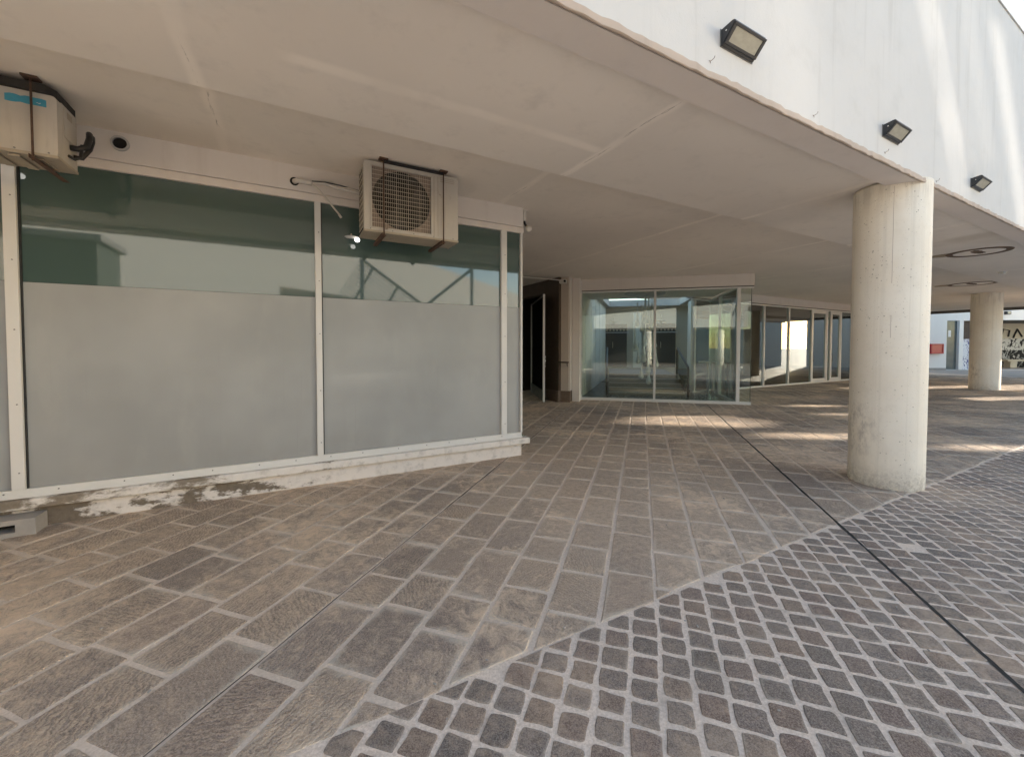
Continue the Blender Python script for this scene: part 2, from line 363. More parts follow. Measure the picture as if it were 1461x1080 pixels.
# ---------------------------------------------------------------- mesh helpers
class MB:
    def __init__(s): s.bm = bmesh.new()
    def face(s, pts):
        try: return s.bm.faces.new([s.bm.verts.new(p) for p in pts])
        except ValueError: return None
    def box(s, x0, x1, y0, y1, z0, z1, bev=0.0, seg=2, mat=None):
        v = [Vector(p) for p in ((x0, y0, z0), (x1, y0, z0), (x1, y1, z0), (x0, y1, z0), (x0, y0, z1), (x1, y0, z1), (x1, y1, z1), (x0, y1, z1))]
        if mat is not None: v = [mat @ p for p in v]
        vs = [s.bm.verts.new(p) for p in v]
        fs = [s.bm.faces.new([vs[i] for i in q]) for q in ((0, 3, 2, 1), (4, 5, 6, 7), (0, 1, 5, 4), (1, 2, 6, 5), (2, 3, 7, 6), (3, 0, 4, 7))]
        if bev:
            es = list({e for f in fs for e in f.edges})
            bmesh.ops.bevel(s.bm, geom=es, offset=bev, segments=seg, affect='EDGES', profile=.6)
        return s
    def prism(s, poly, axis, t0, t1):
        """poly: 2-D outline; axis: which coordinate is extruded from t0 to t1"""
        def P(u, v, t): return {'x': (t, u, v), 'y': (u, t, v), 'z': (u, v, t)}[axis]
        lo = [s.bm.verts.new(P(u, v, t0)) for u, v in poly]; hi = [s.bm.verts.new(P(u, v, t1)) for u, v in poly]
        n = len(poly)
        fs = [s.bm.faces.new(lo[::-1]), s.bm.faces.new(hi)]
        for i in range(n): fs.append(s.bm.faces.new((lo[i], lo[(i+1) % n], hi[(i+1) % n], hi[i])))
        bmesh.ops.recalc_face_normals(s.bm, faces=fs); return s
    def holed(s, outer, holes, axis, t0, t1):
        def P(u, v, t): return Vector({'x': (t, u, v), 'y': (u, t, v), 'z': (u, v, t)}[axis])
        loops = [outer]+holes; flat = [q for l in loops for q in l]
        tris = tessellate_polygon([[Vector((u, v, 0)) for u, v in l] for l in loops])
        lo = [s.bm.verts.new(P(u, v, t0)) for u, v in flat]; hi = [s.bm.verts.new(P(u, v, t1)) for u, v in flat]
        fs = []
        for tr in tris:
            for arr in (lo, hi):
                try: fs.append(s.bm.faces.new([arr[i] for i in tr]))
                except ValueError: pass
        k = 0
        for l in loops:
            n = len(l)
            for i in range(n):
                fs.append(s.bm.faces.new((lo[k+i], lo[k+(i+1) % n], hi[k+(i+1) % n], hi[k+i])))
            k += n
        bmesh.ops.recalc_face_normals(s.bm, faces=fs); return s
    def tube(s, pts, r, n=8, cap=True):
        pts = [Vector(p) for p in pts]; rings = []
        rr = r if isinstance(r, (list, tuple)) else [r]*len(pts)
        up = None
        for i, p in enumerate(pts):
            t = (pts[min(i+1, len(pts)-1)]-pts[max(i-1, 0)]).normalized()
            if up is None:
                up = Vector((0, 0, 1)) if abs(t.z) < .9 else Vector((1, 0, 0))
            u = t.cross(up).normalized(); w = u.cross(t).normalized(); up = w
            rings.append([s.bm.verts.new(p+(u*math.cos(k*2*math.pi/n)+w*math.sin(k*2*math.pi/n))*rr[i]) for k in range(n)])
        for i in range(len(rings)-1):
            for k in range(n):
                f = s.bm.faces.new((rings[i][k], rings[i][(k+1) % n], rings[i+1][(k+1) % n], rings[i+1][k])); f.smooth = n > 6
        if cap:
            s.bm.faces.new(rings[0][::-1]); s.bm.faces.new(rings[-1])
        return s
    def lathe(s, prof, n=24, at=(0, 0, 0), smooth=True):
        rings = []
        for r, z in prof:
            rings.append([s.bm.verts.new((at[0]+max(r, 1e-4)*math.cos(k*2*math.pi/n), at[1]+max(r, 1e-4)*math.sin(k*2*math.pi/n), at[2]+z)) for k in range(n)])
        for i in range(len(rings)-1):
            for k in range(n):
                f = s.bm.faces.new((rings[i][k], rings[i][(k+1) % n], rings[i+1][(k+1) % n], rings[i+1][k])); f.smooth = smooth
        s.bm.faces.new(rings[0][::-1]); s.bm.faces.new(rings[-1])
        return s
    def build(s, name, mat, parent=None, loc=None, rotz=None):
        bmesh.ops.recalc_face_normals(s.bm, faces=s.bm.faces[:])
        me = bpy.data.meshes.new(name); s.bm.to_mesh(me); s.bm.free()
        me.materials.append(mat)
        ob = bpy.data.objects.new(name, me); COL.objects.link(ob)
        if parent is not None: ob.parent = parent
        if loc is not None: ob.location = loc
        if rotz is not None: ob.rotation_euler = (0, 0, rotz)
        return ob

def tag(o, label=None, cat=None, group=None, kind=None):
    for k, v in (('label', label), ('category', cat), ('group', group), ('kind', kind)):
        if v: o[k] = v
    return o
def thing(name, label, cat, loc=(0, 0, 0), rotz=0.0, group=None):
    o = bpy.data.objects.new(name, None); COL.objects.link(o); o.empty_display_size = .2
    o.location = loc; o.rotation_euler = (0, 0, rotz)
    return tag(o, label, cat, group)
def copy_tree(o, parent=None):
    n = o.copy(); COL.objects.link(n)
    if parent is not None: n.parent = parent
    for ch in list(o.children): copy_tree(ch, n)
    return n

# ---------------------------------------------------------------- world, sun, camera
SUN_AZ, SUN_EL = rad(82), rad(12)
w = bpy.data.worlds.new('World'); S.world = w; w.use_nodes = True
wt = w.node_tree; bg = wt.nodes['Background']; sky = wt.nodes.new('ShaderNodeTexSky'); sky.sky_type = 'NISHITA'
sky.sun_disc = False; sky.sun_elevation = SUN_EL; sky.sun_rotation = SUN_AZ; sky.air_density = 1.0; sky.dust_density = .6; sky.ozone_density = .9
wt.links.new(sky.outputs[0], bg.inputs[0]); bg.inputs[1].default_value = .15
sl = bpy.data.lights.new('sun', 'SUN'); sl.energy = 5.0; sl.angle = rad(.5); sl.color = (1, .89, .75)
so = bpy.data.objects.new('sun', sl); COL.objects.link(so)
sv = Vector((math.sin(SUN_AZ)*math.cos(SUN_EL), math.cos(SUN_AZ)*math.cos(SUN_EL), math.sin(SUN_EL)))
so.rotation_euler = sv.to_track_quat('Z', 'Y').to_euler(); so.location = sv*60
cam = bpy.data.cameras.new('camera'); co = bpy.data.objects.new('camera', cam); COL.objects.link(co)
cam.sensor_width = 36; cam.sensor_fit = 'HORIZONTAL'; cam.lens = 36*F/1461; cam.shift_y = -(540-CY)/1461; cam.clip_end = 2000; cam.clip_start = .05
co.location = (0, 0, H); co.rotation_euler = (math.pi/2-PITCH, 0, 0)
S.camera = co
S.view_settings.view_transform = 'Standard'; S.view_settings.look = 'None'; S.view_settings.gamma = 1; S.view_settings.exposure = 1.72
S.cycles.max_bounces = 10; S.cycles.diffuse_bounces = 6; S.cycles.glossy_bounces = 4; S.cycles.transparent_max_bounces = 12
S.cycles.use_denoising = True
S.cycles.sample_clamp_indirect = 6

# ---------------------------------------------------------------- ground
def clip(poly, fn):
    out = []
    for i in range(len(poly)):
        p, q = poly[i], poly[(i+1) % len(poly)]; fp, fq = fn(p), fn(q)
        if fp >= 0: out.append(p)
        if (fp >= 0) != (fq >= 0):
            k = fp/(fp-fq); out.append((p[0]+(q[0]-p[0])*k, p[1]+(q[1]-p[1])*k))
    return out
def to_xy(D, C): return (c.x*C+d.x*D, c.y*C+d.y*D)
def Bof(x, y): return x*b.x+y*b.y
DIAG = 1.785
def visible(x, y):
    r = math.hypot(x, y)
    if y < -1.2: return False
    return r < 4.5 or abs(math.atan2(x, y)) < rad(58)
def stones(name, mat, polys, bev, hgt):
    verts, faces, tint = [], [], []
    for poly, rnd, isc in polys:
        n = len(poly)
        cx = sum(p[0] for p in poly)/n; cy = sum(p[1] for p in poly)/n
        tx, ty = R.gauss(0, .004), R.gauss(0, .004); hz = hgt+R.uniform(-.0012, .0012)
        b0 = len(verts)
        per = min(math.hypot(p[0]-cx, p[1]-cy) for p in poly)
        k = max(.5, 1-bev/max(per, .01))
        k2 = R.uniform(.45, .62)
        for p in poly: verts.append((p[0], p[1], -.006))
        for p in poly: verts.append((p[0]+(cx-p[0])*(1-k)*.35, p[1]+(cy-p[1])*(1-k)*.35, hz*.55))
        for p in poly:
            x, y = cx+(p[0]-cx)*k, cy+(p[1]-cy)*k
            verts.append((x, y, max(.001, hz+tx*(x-cx)+ty*(y-cy))))
        for p in poly:
            x, y = cx+(p[0]-cx)*k2, cy+(p[1]-cy)*k2
            verts.append((x, y, max(.001, hz+.0006+tx*(x-cx)+ty*(y-cy))))
        for ring in (0, 1, 2):
            o0 = b0+ring*n
            for i in range(n): faces.append((o0+i, o0+(i+1) % n, o0+n+(i+1) % n, o0+n+i))
        faces.append(tuple(b0+3*n+i for i in range(n)))
    me = bpy.data.meshes.new(name); me.from_pydata(verts, [], faces); me.update()
    at = me.color_attributes.new('tint', 'FLOAT_COLOR', 'POINT')
    flat = [0.0]*(len(verts)*4)
    vt = []
    for poly, rnd, isc in polys: vt += [(*rnd, 1.0)]*(3*len(poly))+[(*rnd, 0.0)]*len(poly)
    for i, q in enumerate(vt): flat[i*4:i*4+4] = q
    at.data.foreach_set('color', flat)
    me.materials.append(mat)
    o = bpy.data.objects.new(name, me); COL.objects.link(o); return o
def rounded(D0, D1, C0, C1, rr, jit, wob):
    """rounded, slightly crooked rectangle in the paving grid"""
    cs = [(D0, C0), (D1, C0), (D1, C1), (D0, C1)]
    cs = [(p[0]+R.uniform(-jit, jit), p[1]+R.uniform(-jit, jit)) for p in cs]
    out = []
    for i in range(4):
        p = cs[i]; q0 = cs[i-1]; q1 = cs[(i+1) % 4]
        l0 = math.hypot(q0[0]-p[0], q0[1]-p[1]); l1 = math.hypot(q1[0]-p[0], q1[1]-p[1]); r = rr*R.uniform(.5, 1.3)
        e0 = (p[0]+(q0[0]-p[0])*r/l0, p[1]+(q0[1]-p[1])*r/l0); e1 = (p[0]+(q1[0]-p[0])*r/l1, p[1]+(q1[1]-p[1])*r/l1)
        m = ((e0[0]+e1[0]+p[0]*1.2)/3.2, (e0[1]+e1[1]+p[1]*1.2)/3.2)
        out += [e0, m, e1]
        if wob:
            f = R.uniform(.35, .65); h = R.uniform(-wob, wob)
            nx, ny = (q1[1]-p[1])/l1, -(q1[0]-p[0])/l1
            out.append((p[0]+(q1[0]-p[0])*f+nx*h, p[1]+(q1[1]-p[1])*f+ny*h))
    return out
J1, J0, PW = 1.70, -1.84, 3.54/11
slabs = []
for row in range(-60, 110):
    D0 = J1+row*PW; D1 = D0+PW
    near_joint = (row % 11 == 0, row % 11 == 10)
    g0 = .013 if near_joint[0] else R.uniform(.008, .018); g1 = .013 if near_joint[1] else R.uniform(.008, .018)
    C0 = -3+R.uniform(0, .4)
    while C0 < 34:
        L = R.choice((.36, .42, .48, .55, .62))*R.uniform(.92, 1.08)
        if C0 > 14: L *= 1.25
        C1 = C0+L; mx, my = to_xy((D0+D1)/2, (C0+C1)/2)
        if visible(mx, my) and Bof(mx, my) > DIAG-.6 and math.hypot(mx, my) < 34:
            far = math.hypot(mx, my) > 12
            gc = R.uniform(.007, .018)
            p = rounded(D0+g0, D1-g1, C0+gc, C1-gc, .012, .004, 0 if far else .004)
            p = [to_xy(*q) for q in p]
            off_ = R.uniform(-.006, .022); sk_ = R.uniform(-.035, .035)
            p = clip(p, lambda q: Bof(*q)-DIAG-off_-sk_*(q[0]*a.x+q[1]*a.y-mx*a.x-my*a.y))
            if len(p) > 2:
                slabs.append((p, (R.random(), R.random(), R.random()), 0))
        C0 = C1
cob = []
CW = .1455
ncol = 0
for row in range(-40, 130):
    D0 = J1+row*CW; D1 = D0+CW; shift = R.uniform(-.02, .02)
    C0 = -3+shift
    while C0 < 24:
        C1 = C0+CW*R.uniform(.93, 1.06); mx, my = to_xy((D0+D1)/2, (C0+C1)/2)
        rr = math.hypot(mx, my)
        if visible(mx, my) and Bof(mx, my) < DIAG+.2 and rr < 24:
            g = R.uniform(.009, .0145) if rr < 8 else .011
            p = rounded(D0+g, D1-g, C0+g, C1-g, .012, .006, .006 if rr < 6 else 0)
            p = [to_xy(*q) for q in p]
            p = clip(p, lambda q: DIAG-.006-Bof(*q))
            if len(p) > 2:
                cx = sum(q[0] for q in p)/len(p); cy = sum(q[1] for q in p)/len(p)
                area = abs(sum(p[q][0]*p[(q+1) % len(p)][1]-p[(q+1) % len(p)][0]*p[q][1] for q in range(len(p))))/2
                if area > .42*(CW-2*g)**2 and R.random() > .004: cob.append((p, (R.random(), R.random(), R.random()), 1))
        C0 = C1
# clip drops the winding check; the polygons below are convex enough to stay ngons
def ccw(p): return p if sum(p[i][0]*p[(i+1) % len(p)][1]-p[(i+1) % len(p)][0]*p[i][1] for i in range(len(p))) > 0 else p[::-1]
slabs = [(ccw(p), r, k) for p, r, k in slabs]; cob = [(ccw(p), r, k) for p, r, k in cob]
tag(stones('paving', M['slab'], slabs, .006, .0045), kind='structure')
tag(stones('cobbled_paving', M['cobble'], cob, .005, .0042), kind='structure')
m = MB(); m.face([(-14, -1.1, 0), (2.2, -1.1, 0), (27, 13, 0), (26, 31, 0), (-14, 31, 0)])
tag(m.build('paving_mortar', M['mortar']), kind='structure')
m = MB(); m.face([(-400, -400, -.006), (400, -400, -.006), (400, 400, -.006), (-400, 400, -.006)])
tag(m.build('ground', M['far']), kind='structure')
for D in (J1, J1+3.40, J0):
    m = MB(); wd = .0125 if D > 0 else .006; last = None
    for i in range(201):
        C = -2+i*.15; wob = R.uniform(-.0025, .0025); w2 = wd*R.uniform(.7, 1.25)*(1 if D > 0 or C > 3.6 else .45)
        cur = [m.bm.verts.new((*to_xy(D+q*w2+wob, C), .0035)) for q in (-1, 1)]
        if last: m.bm.faces.new((last[0], last[1], cur[1], cur[0]))
        last = cur
    tag(m.build('expansion_joint', M['rubber']), kind='structure')

# ---------------------------------------------------------------- the overhanging building
bld = thing('building', 'pale overhanging building with a blank white parapet above a beige portico ceiling', 'building', (0, 0, 0), ROT_AB)
A0, A1 = -10, 32
m = MB(); m.box(A0, A1, 1.78, 2.03, 3.385, 6.2, .004, 1); m.build('fascia', M['fascia'], bld)
m = MB(); m.box(A0, A1, 1.765, 2.06, 6.2, 6.23); m.build('coping', M['alu_grey'], bld)
# ragged, chipped lower lip of the fascia
m = MB()
xs = [A0+i*.06 for i in range(int((A1-A0)/.06)+1)]
top = [3.418+R.uniform(-.007, .007) for x in xs]; bot = [3.366+R.uniform(-.004, .004) for x in xs]
pr = [1.766+R.uniform(-.004, .004) for x in xs]
rows = []
for i, x in enumerate(xs):
    rows.append([m.bm.verts.new(q) for q in ((x, 1.779, top[i]), (x, pr[i], top[i]-.006), (x, pr[i], bot[i]+.004), (x, 1.775, bot[i]), (x, 1.80, 3.383))])
for i in range(len(rows)-1):
    for k in range(4): m.bm.faces.new((rows[i][k], rows[i+1][k], rows[i+1][k+1], rows[i][k+1]))
m.build('drip_edge', M['edge'], bld)
m = MB(); m.box(A0, A1, 2.032, 3.63, 3.44, 3.75); m.build('ceiling', M['ceil'], bld)
def ab_of(p): return (p.x*a.x+p.y*a.y, p.x*b.x+p.y*b.y)
_GL, _GR = CD(12.3, -1.80), CD(12.65, 2.95); _u = (_GR-_GL).normalized(); _v = Vector((-_u.y, _u.x, 0))
light_cut = [ab_of(_GL+_u*p+_v*q) for p, q in ((.34, 2.7), (4.1, 2.7), (4.1, 8.5), (.84, 8.5))]  # opening added in the ceiling to brighten the vestibule
light_cut2 = [(20.8, 10.4), (28, 10.4), (28, 13.9), (20.8, 13.9)]  # second added opening, brightens the glazed wing
m = MB(); m.holed([(A0, 3.632), (A1, 3.632), (A1, 26), (A0, 26)], [light_cut, light_cut2], 'z', 3.60, 3.9); m.build('upper_ceiling', M['ceil2'], bld)
roof_cut = [ab_of(_GL+_u*p+_v*q) for p, q in ((-4, 1.5), (4.2, 1.5), (9, 14), (-4, 14))]  # roof opening added above so skylight reaches the hall
m = MB(); m.box(-3.6, -3.4, 2.04, 5.0, 0, 3.43); m.build('shade_wall', M['ceil'], bld)  # unseen wall added to cut the light at the left end
m = MB(); m.holed([(A0, 2.032), (A1-.3, 2.032), (A1-.3, 26), (A0, 26)], [roof_cut, [(20.5, 10), (29, 10), (29, 17), (20.5, 17)]], 'z', 5.8, 5.95); m.build('roof', M['soffit'], bld)
m = MB(); m.box(A1+.002, A1+.2, 1.9, 26, 3.46, 3.95); m.build('edge_beam', M['dark_edge'], bld)
# soffit strip is the fascia's own underside: a thin rendered facing
m = MB(); m.box(A0, A1, 1.802, 2.028, 3.379, 3.3835); m.build('soffit_strip', M['soffit'], bld)

# rings stained into the ceiling
def ring(name, lab, A, B, z, r):
    th = thing(name, lab, 'ceiling hatch', AB(A, B, z), ROT_AB, 'round hatches in the portico ceiling')
    m = MB(); n = 40
    prof = [(r-.055, -.002), (r-.05, -.012), (r+.035, -.014), (r+.045, -.002)]
    rg = [[m.bm.verts.new((pr_*math.cos(k*2*math.pi/n), pr_*math.sin(k*2*math.pi/n), pz)) for k in range(n)] for pr_, pz in prof]
    for i in range(3):
        for k in range(n): m.bm.faces.new((rg[i][k], rg[i][(k+1) % n], rg[i+1][(k+1) % n], rg[i+1][k]))
    m.build('rim', M['stainring'], th)
    m = MB(); m.lathe([(r-.057, -.003), (r-.057, -.006)], 40); m.build('cover', M['ceil'], th)
    m = MB()
    pts = []
    for k in range(36):
        an = k*2*math.pi/36; rr = r*(.34+.1*R.random())
        pts.append((-.5*r*.2+rr*1.5*math.cos(an), rr*.5*math.sin(an)))
    m.prism(pts, 'z', -.0085, -.0065); m.build('rust_stain', M['stainring'], th)
    m = MB(); m.prism([(-.15+.42*r*math.cos(k*.3142)*(1+.2*R.random()), r*1.05+.55*r*math.sin(k*.3142)*(1+.25*R.random())) for k in range(20)], 'z', -.0035, -.0005); m.build('damp_patch', M['stain'], th)
    return th
ring('ceiling_hatch', 'dark rust ringed round hatch in the lower ceiling beside the big column', 11.75, 2.66, 3.44, .40)
ring('ceiling_hatch', 'fainter stained round hatch in the ceiling above the far column', 19.0, 4.42, 3.60, .5)
th = thing('ceiling_light', 'small white light fitting on the portico ceiling above the far column', 'ceiling light', AB(15.37, 3.08, 3.44), ROT_AB)
m = MB(); m.box(-.13, .13, -.06, .06, -.012, 0, .004); m.build('base_plate', M['white'], th)
m = MB(); m.box(-.11, .11, -.045, .045, -.05, -.013, .012); m.build('diffuser', M['cctv'], th)

# ---------------------------------------------------------------- round columns
def column(A, B, r, ztop, lab, seam):
    p = AB(A, B)
    th = thing('column', lab, 'column', p, ROT_AB, 'round concrete columns of the portico')
    m = MB(); n = 72
    zs = [0, .015, .05, .12, .22, .4, .8, 1.4, 2.0, 2.6, 3.1, ztop-.03, ztop]
    rings = []
    for i, z in enumerate(zs):
        ring_ = []
        for k in range(n):
            an = k*2*math.pi/n
            e = R.uniform(-.007, .003) if z < .3 else R.uniform(-.0012, .0012)
            rr = r+e-(0.006 if z == 0 else 0)
            ring_.append(m.bm.verts.new((rr*math.cos(an), rr*math.sin(an), z)))
        rings.append(ring_)
    for i in range(len(rings)-1):
        for k in range(n):
            f = m.bm.faces.new((rings[i][k], rings[i][(k+1) % n], rings[i+1][(k+1) % n], rings[i+1][k])); f.smooth = True
    m.bm.faces.new(rings[-1])
    m.build('shaft', M['column'], th)
    if seam:
        m = MB()
        an = seam
        for z0, z1 in ((2.3, 3.36), (1.7, 1.95)):
            pts = [((r+.0005)*math.cos(an+R.uniform(-.004, .004)), (r+.0005)*math.sin(an+R.uniform(-.004, .004)), z0+(z1-z0)*i/9) for i in range(10)]
            m.tube(pts, .0018, 5)
        m.build('formwork_seam', M['edge'], th)
    return th
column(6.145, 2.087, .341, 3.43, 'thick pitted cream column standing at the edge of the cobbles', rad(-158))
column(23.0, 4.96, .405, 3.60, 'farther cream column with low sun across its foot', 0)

# ---------------------------------------------------------------- left shopfront
WB = 5.17
shop = thing('shopfront', 'shopfront of dark green glass over grey frosted panels between white mullions', 'shopfront', AB(0, WB, 0), ROT_AB)
m = MB(); m.box(-9, 2.966, .0, .35, 0, .182, .006); m.build('plinth', M['plinth'], shop)
m = MB(); m.box(-9, 3.075, -.075, .35, .184, .272, .018, 3); m.build('sill', M['sill'], shop)
m = MB(); m.box(-9, 2.966, -.012, .09, .274, .35, .004); m.box(-9, 2.966, -.02, -.0115, .274, .292)
m.build('bottom_frame', M['alu'], shop)
for i in range(14):
    x = -2.2+i*.37+R.uniform(-.05, .05)
    r_ = MB(); r_.tube([(x, -.0115, .322), (x, -.0165, .322)], .0065, 8); r_.build('rivet', M['steel'], shop)
m = MB(); m.box(-9, 2.99, -.02, .1, 3.245, 3.325, .004); m.build('top_frame', M['header'], shop)
m = MB(); m.box(-9, 2.966, -.045, .3, 3.328, 3.60); m.build('header', M['header'], shop)
mull = [(-4.6, .08), (-2.108, .082), (.283, .064), (2.667, .088), (2.951, .03)]
for A, wd in mull:
    m = MB()
    m.box(A-wd/2, A+wd/2, -.03, .07, .351, 3.244, .004)
    mo = m.build('mullion', M['alu'], shop)
    if wd > .05:
        if A > -3:
            for z in (.5, 1.1, 1.75, 2.35, 2.9):
                m = MB(); m.tube([(A+wd*.12, -.029, z), (A+wd*.12, -.034, z)], .006, 8); m.build('rivet', M['steel'], mo)
        m = MB(); m.box(A+wd/2+.0005, A+wd/2+.012, -.004, .05, .352, 3.243); m.build('gasket', M['gasket'], mo)
edges = [(-8.9, -4.64), (-4.56, -2.149), (-2.067, .251), (.315, 2.623), (2.711, 2.936)]
for i, (x0, x1) in enumerate(edges):
    g = .0125
    m = MB(); m.box(x0+g, x1-.001, .012, .03, 2.171, 3.243); p1 = m.build('glass_pane', M['green'], shop)
    m = MB(); m.box(x0+g, x1-.001, .0095, .0295, .352, 2.168); p2 = m.build('frosted_pane', M['film'], shop)
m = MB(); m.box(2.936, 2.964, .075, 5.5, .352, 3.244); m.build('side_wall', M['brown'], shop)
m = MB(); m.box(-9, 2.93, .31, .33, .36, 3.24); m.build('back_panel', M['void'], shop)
# stub of vent sleeve and hose hole in the header
th = thing('vent_pipe', 'round dark vent pipe stub in the plaster header left of the hose hole', 'vent', AB(-1.375, WB-.046, 3.49), ROT_AB)
def ringtube(m, r0, r1, y0, y1, n=20):
    pr_ = [(r0, y1), (r0, y0), (r1, y0), (r1, y1)]
    rg = [[m.bm.verts.new((q*math.cos(k*2*math.pi/n), y, q*math.sin(k*2*math.pi/n))) for k in range(n)] for q, y in pr_]
    for i in range(3):
        for k in range(n): m.bm.faces.new((rg[i][k], rg[i][(k+1) % n], rg[i+1][(k+1) % n], rg[i+1][k]))
m = MB(); ringtube(m, .052, .068, -.025, 0); m.build('sleeve', M['alu_grey'], th)
m = MB(); m.tube([(0, -.004, 0), (0, -.001, 0)], .052, 20); m.build('bore', M['ac_dark'], th)

# ---------------------------------------------------------------- air conditioners
def ac_unit(name, lab, A, B, z0, wd, ht, dp, fan_c, fan_r, grille, rods, rails_label=None, fins=True):
    th = thing(name, lab, 'air conditioner', AB(A, B, z0), ROT_AB, 'rusty outdoor units hung under the portico ceiling')
    # casing: back box and a front panel with a round fan opening
    gx0, gx1, gz0, gz1 = grille
    circ = [(fan_c[0]+fan_r*math.cos(k*2*math.pi/48), fan_c[1]+fan_r*math.sin(k*2*math.pi/48)) for k in range(48)]
    r_ = .03
    outer = []
    for (cx, cz, s) in ((r_, r_, 180), (wd-r_, r_, 270), (wd-r_, ht-r_, 0), (r_, ht-r_, 90)):
        for k in range(4): outer.append((cx+r_*math.cos(rad(s+k*30)), cz+r_*math.sin(rad(s+k*30))))
    rect = [(gx0, gz0), (gx1, gz0), (gx1, gz1), (gx0, gz1)]
    m = MB()
    m.holed(outer, [rect], 'y', 0, .075)
    m.box(.012, wd, .0755, dp, .012, ht-.004, .008, 2)
    m.build('casing', M['ac'], th)
    m = MB(); m.holed([(gx0+.001, gz0+.001), (gx1-.001, gz0+.001), (gx1-.001, gz1-.001), (gx0+.001, gz1-.001)], [circ], 'y', .016, .02); m.build('fan_shroud', M['shroud'], th)
    m = MB()   # recess behind the opening
    n = 48
    fr = [m.bm.verts.new((x, .0205, z)) for x, z in circ]; bk = [m.bm.verts.new((fan_c[0]+(x-fan_c[0])*.99, .074, fan_c[1]+(z-fan_c[1])*.99)) for x, z in circ]
    for k in range(n): m.bm.faces.new((fr[k], fr[(k+1) % n], bk[(k+1) % n], bk[k]))
    m.bm.faces.new(bk); m.build('fan_recess', M['ac_dark'], th)
    m = MB()
    for k in range(3):
        an = k*2*math.pi/3+.4; pts = []
        for q, da in ((.16, -.5), (.55, -.62), (.93, -.5), (.95, .0), (.9, .42), (.5, .25), (.16, .25)):
            pts.append((fan_c[0]+fan_r*q*math.cos(an+da), fan_c[1]+fan_r*q*math.sin(an+da)))
        m.prism(pts, 'y', .045, .052)
    m.tube([(fan_c[0], .032, fan_c[1]), (fan_c[0], .06, fan_c[1])], fan_r*.2, 20)
    m.build('fan', M['fan'], th)
    m = MB()
    fw = .014
    m.box(gx0-fw, gx1+fw, -.012, -.001, gz0-fw, gz0, .003); m.box(gx0-fw, gx1+fw, -.012, -.001, gz1, gz1+fw, .003)
    m.box(gx0-fw, gx0, -.0115, -.0012, gz0, gz1, .003); m.box(gx1, gx1+fw, -.0115, -.0012, gz0, gz1, .003)
    m.build('grille_frame', M['ac'], th)
    m = MB(); nx = int((gx1-gx0)/.021)
    for i in range(1, nx):
        x = gx0+(gx1-gx0)*i/nx
        wv = .002 if i % 6 else .0045
        m.box(x-wv/2, x+wv/2, -.007, -.004, gz0, gz1)
    for i in range(1, 14):
        z = gz0+(gz1-gz0)*i/14; m.box(gx0, gx1, -.0115, -.0075, z-.0017, z+.0017)
    m.build('grille', M['wire'], th)
    m = MB(); m.box(-.006, wd+.004, -.006, dp, -.012, .011, .004); m.build('base_pan', M['ac_dirty'], th)
    for i in range(5):
        m = MB(); m.tube([(wd*(.06+.88*i/4), -.001, .022), (wd*(.06+.88*i/4), -.006, .022)], .006, 6); m.build('screw', M['steel'], th)
    if fins:   # open coil on the side
        m = MB(); m.box(.001, .0115, .05, dp-.02, .03, ht-.03); co_ = m.build('coil', M['ac_dark'], th)
        m = MB()
        for i in range(11):
            z = .05+(ht-.1)*i/10; m.box(-.006, .0, .04, dp-.015, z-.003, z+.003)
        for y in (.05, .12, .19, .26): m.box(-.010, -.0065, y, y+.004, .03, ht-.03)
        m.build('coil_guard', M['wire'], th)
    for x in rods:
        m = MB(); m.box(x-.02, x+.02, -.035, dp+.16, -.042, -.0385); m.box(x-.02, x-.0165, -.035, dp+.16, -.0385, -.0125); ra = m.build('support_rail', M['rust'], th)
        m = MB(); m.tube([(x, -.027, -.06), (x, -.027, 3.60-z0)], .0075, 8); m.tube([(x, -.027, -.0375), (x, -.027, -.027)], .014, 6); m.build('hanger_rod', M['rust'], th)
        m = MB(); m.box(x-.045, x+.045, -.055, .02, 3.585-z0, 3.599-z0); m.build('ceiling_cleat', M['rust'], th)
    return th
A2 = .69
u2 = ac_unit('air_conditioner', 'cream outdoor unit with square wire fan grille above the second frosted pane', A2, 4.52, 2.83, 1.045, .73, .34, (.40, .365), .313, (.08, .72, .045, .685), [(.887-A2), (1.55-A2)])
m = MB(); m.box(.2, .86, -.03, .36, .735, .755, .002); m.build('top_tray', M['tray'], u2)
for x in (.755, .80):
    m = MB(); m.box(x, x+.004, -.004, -.0005, .03, .7); m.build('panel_groove', M['ac_dirty'], u2)
for i in range(3):
    m = MB(); m.box(.83, 1.0, -.004, -.0005, .655+i*.02, .66+i*.02); m.build('louvre', M['ac_dirty'], u2)
A1_ = -2.36
u1 = ac_unit('air_conditioner', 'cream outdoor unit with a blue sticker hung at the top left corner', A1_, 4.42, 3.045, .815, .455, .33, (.265, .235), .215, (.03, .5, .015, .44), [.69, .12], fins=False)
m = MB(); m.prism([(-.02, -.03), (.765, -.03), (.805, .04), (.805, .34), (-.02, .34)], 'z', .458, .515); m.build('top_tray', M['tray'], u1)
def sticker_poly(x0, x1, z0, z1, n=8):
    up = [(x0+(x1-x0)*i/n, z1+R.uniform(-.005, .005)) for i in range(n+1)]; dn = [(x1-(x1-x0)*i/n, z0+R.uniform(-.005, .005)) for i in range(n+1)]
    return up+dn
m = MB(); m.prism(sticker_poly(.545, .76, .36, .412), 'y', -.0022, -.0005); st = m.build('sticker', M['blue'], u1)
m = MB(); m.prism(sticker_poly(.705, .73, .375, .382, 3), 'y', -.0032, -.0024); m.build('worn_mark', M['white'], st)
m = MB(); m.box(.8155, .822, .10, .29, .20, .43, .003); m.build('valve_cover', M['ac'], u1)
m = MB(); m.box(.8225, .8245, .14, .22, .36, .41); m.build('rating_plate', M['ac_dirty'], u1)
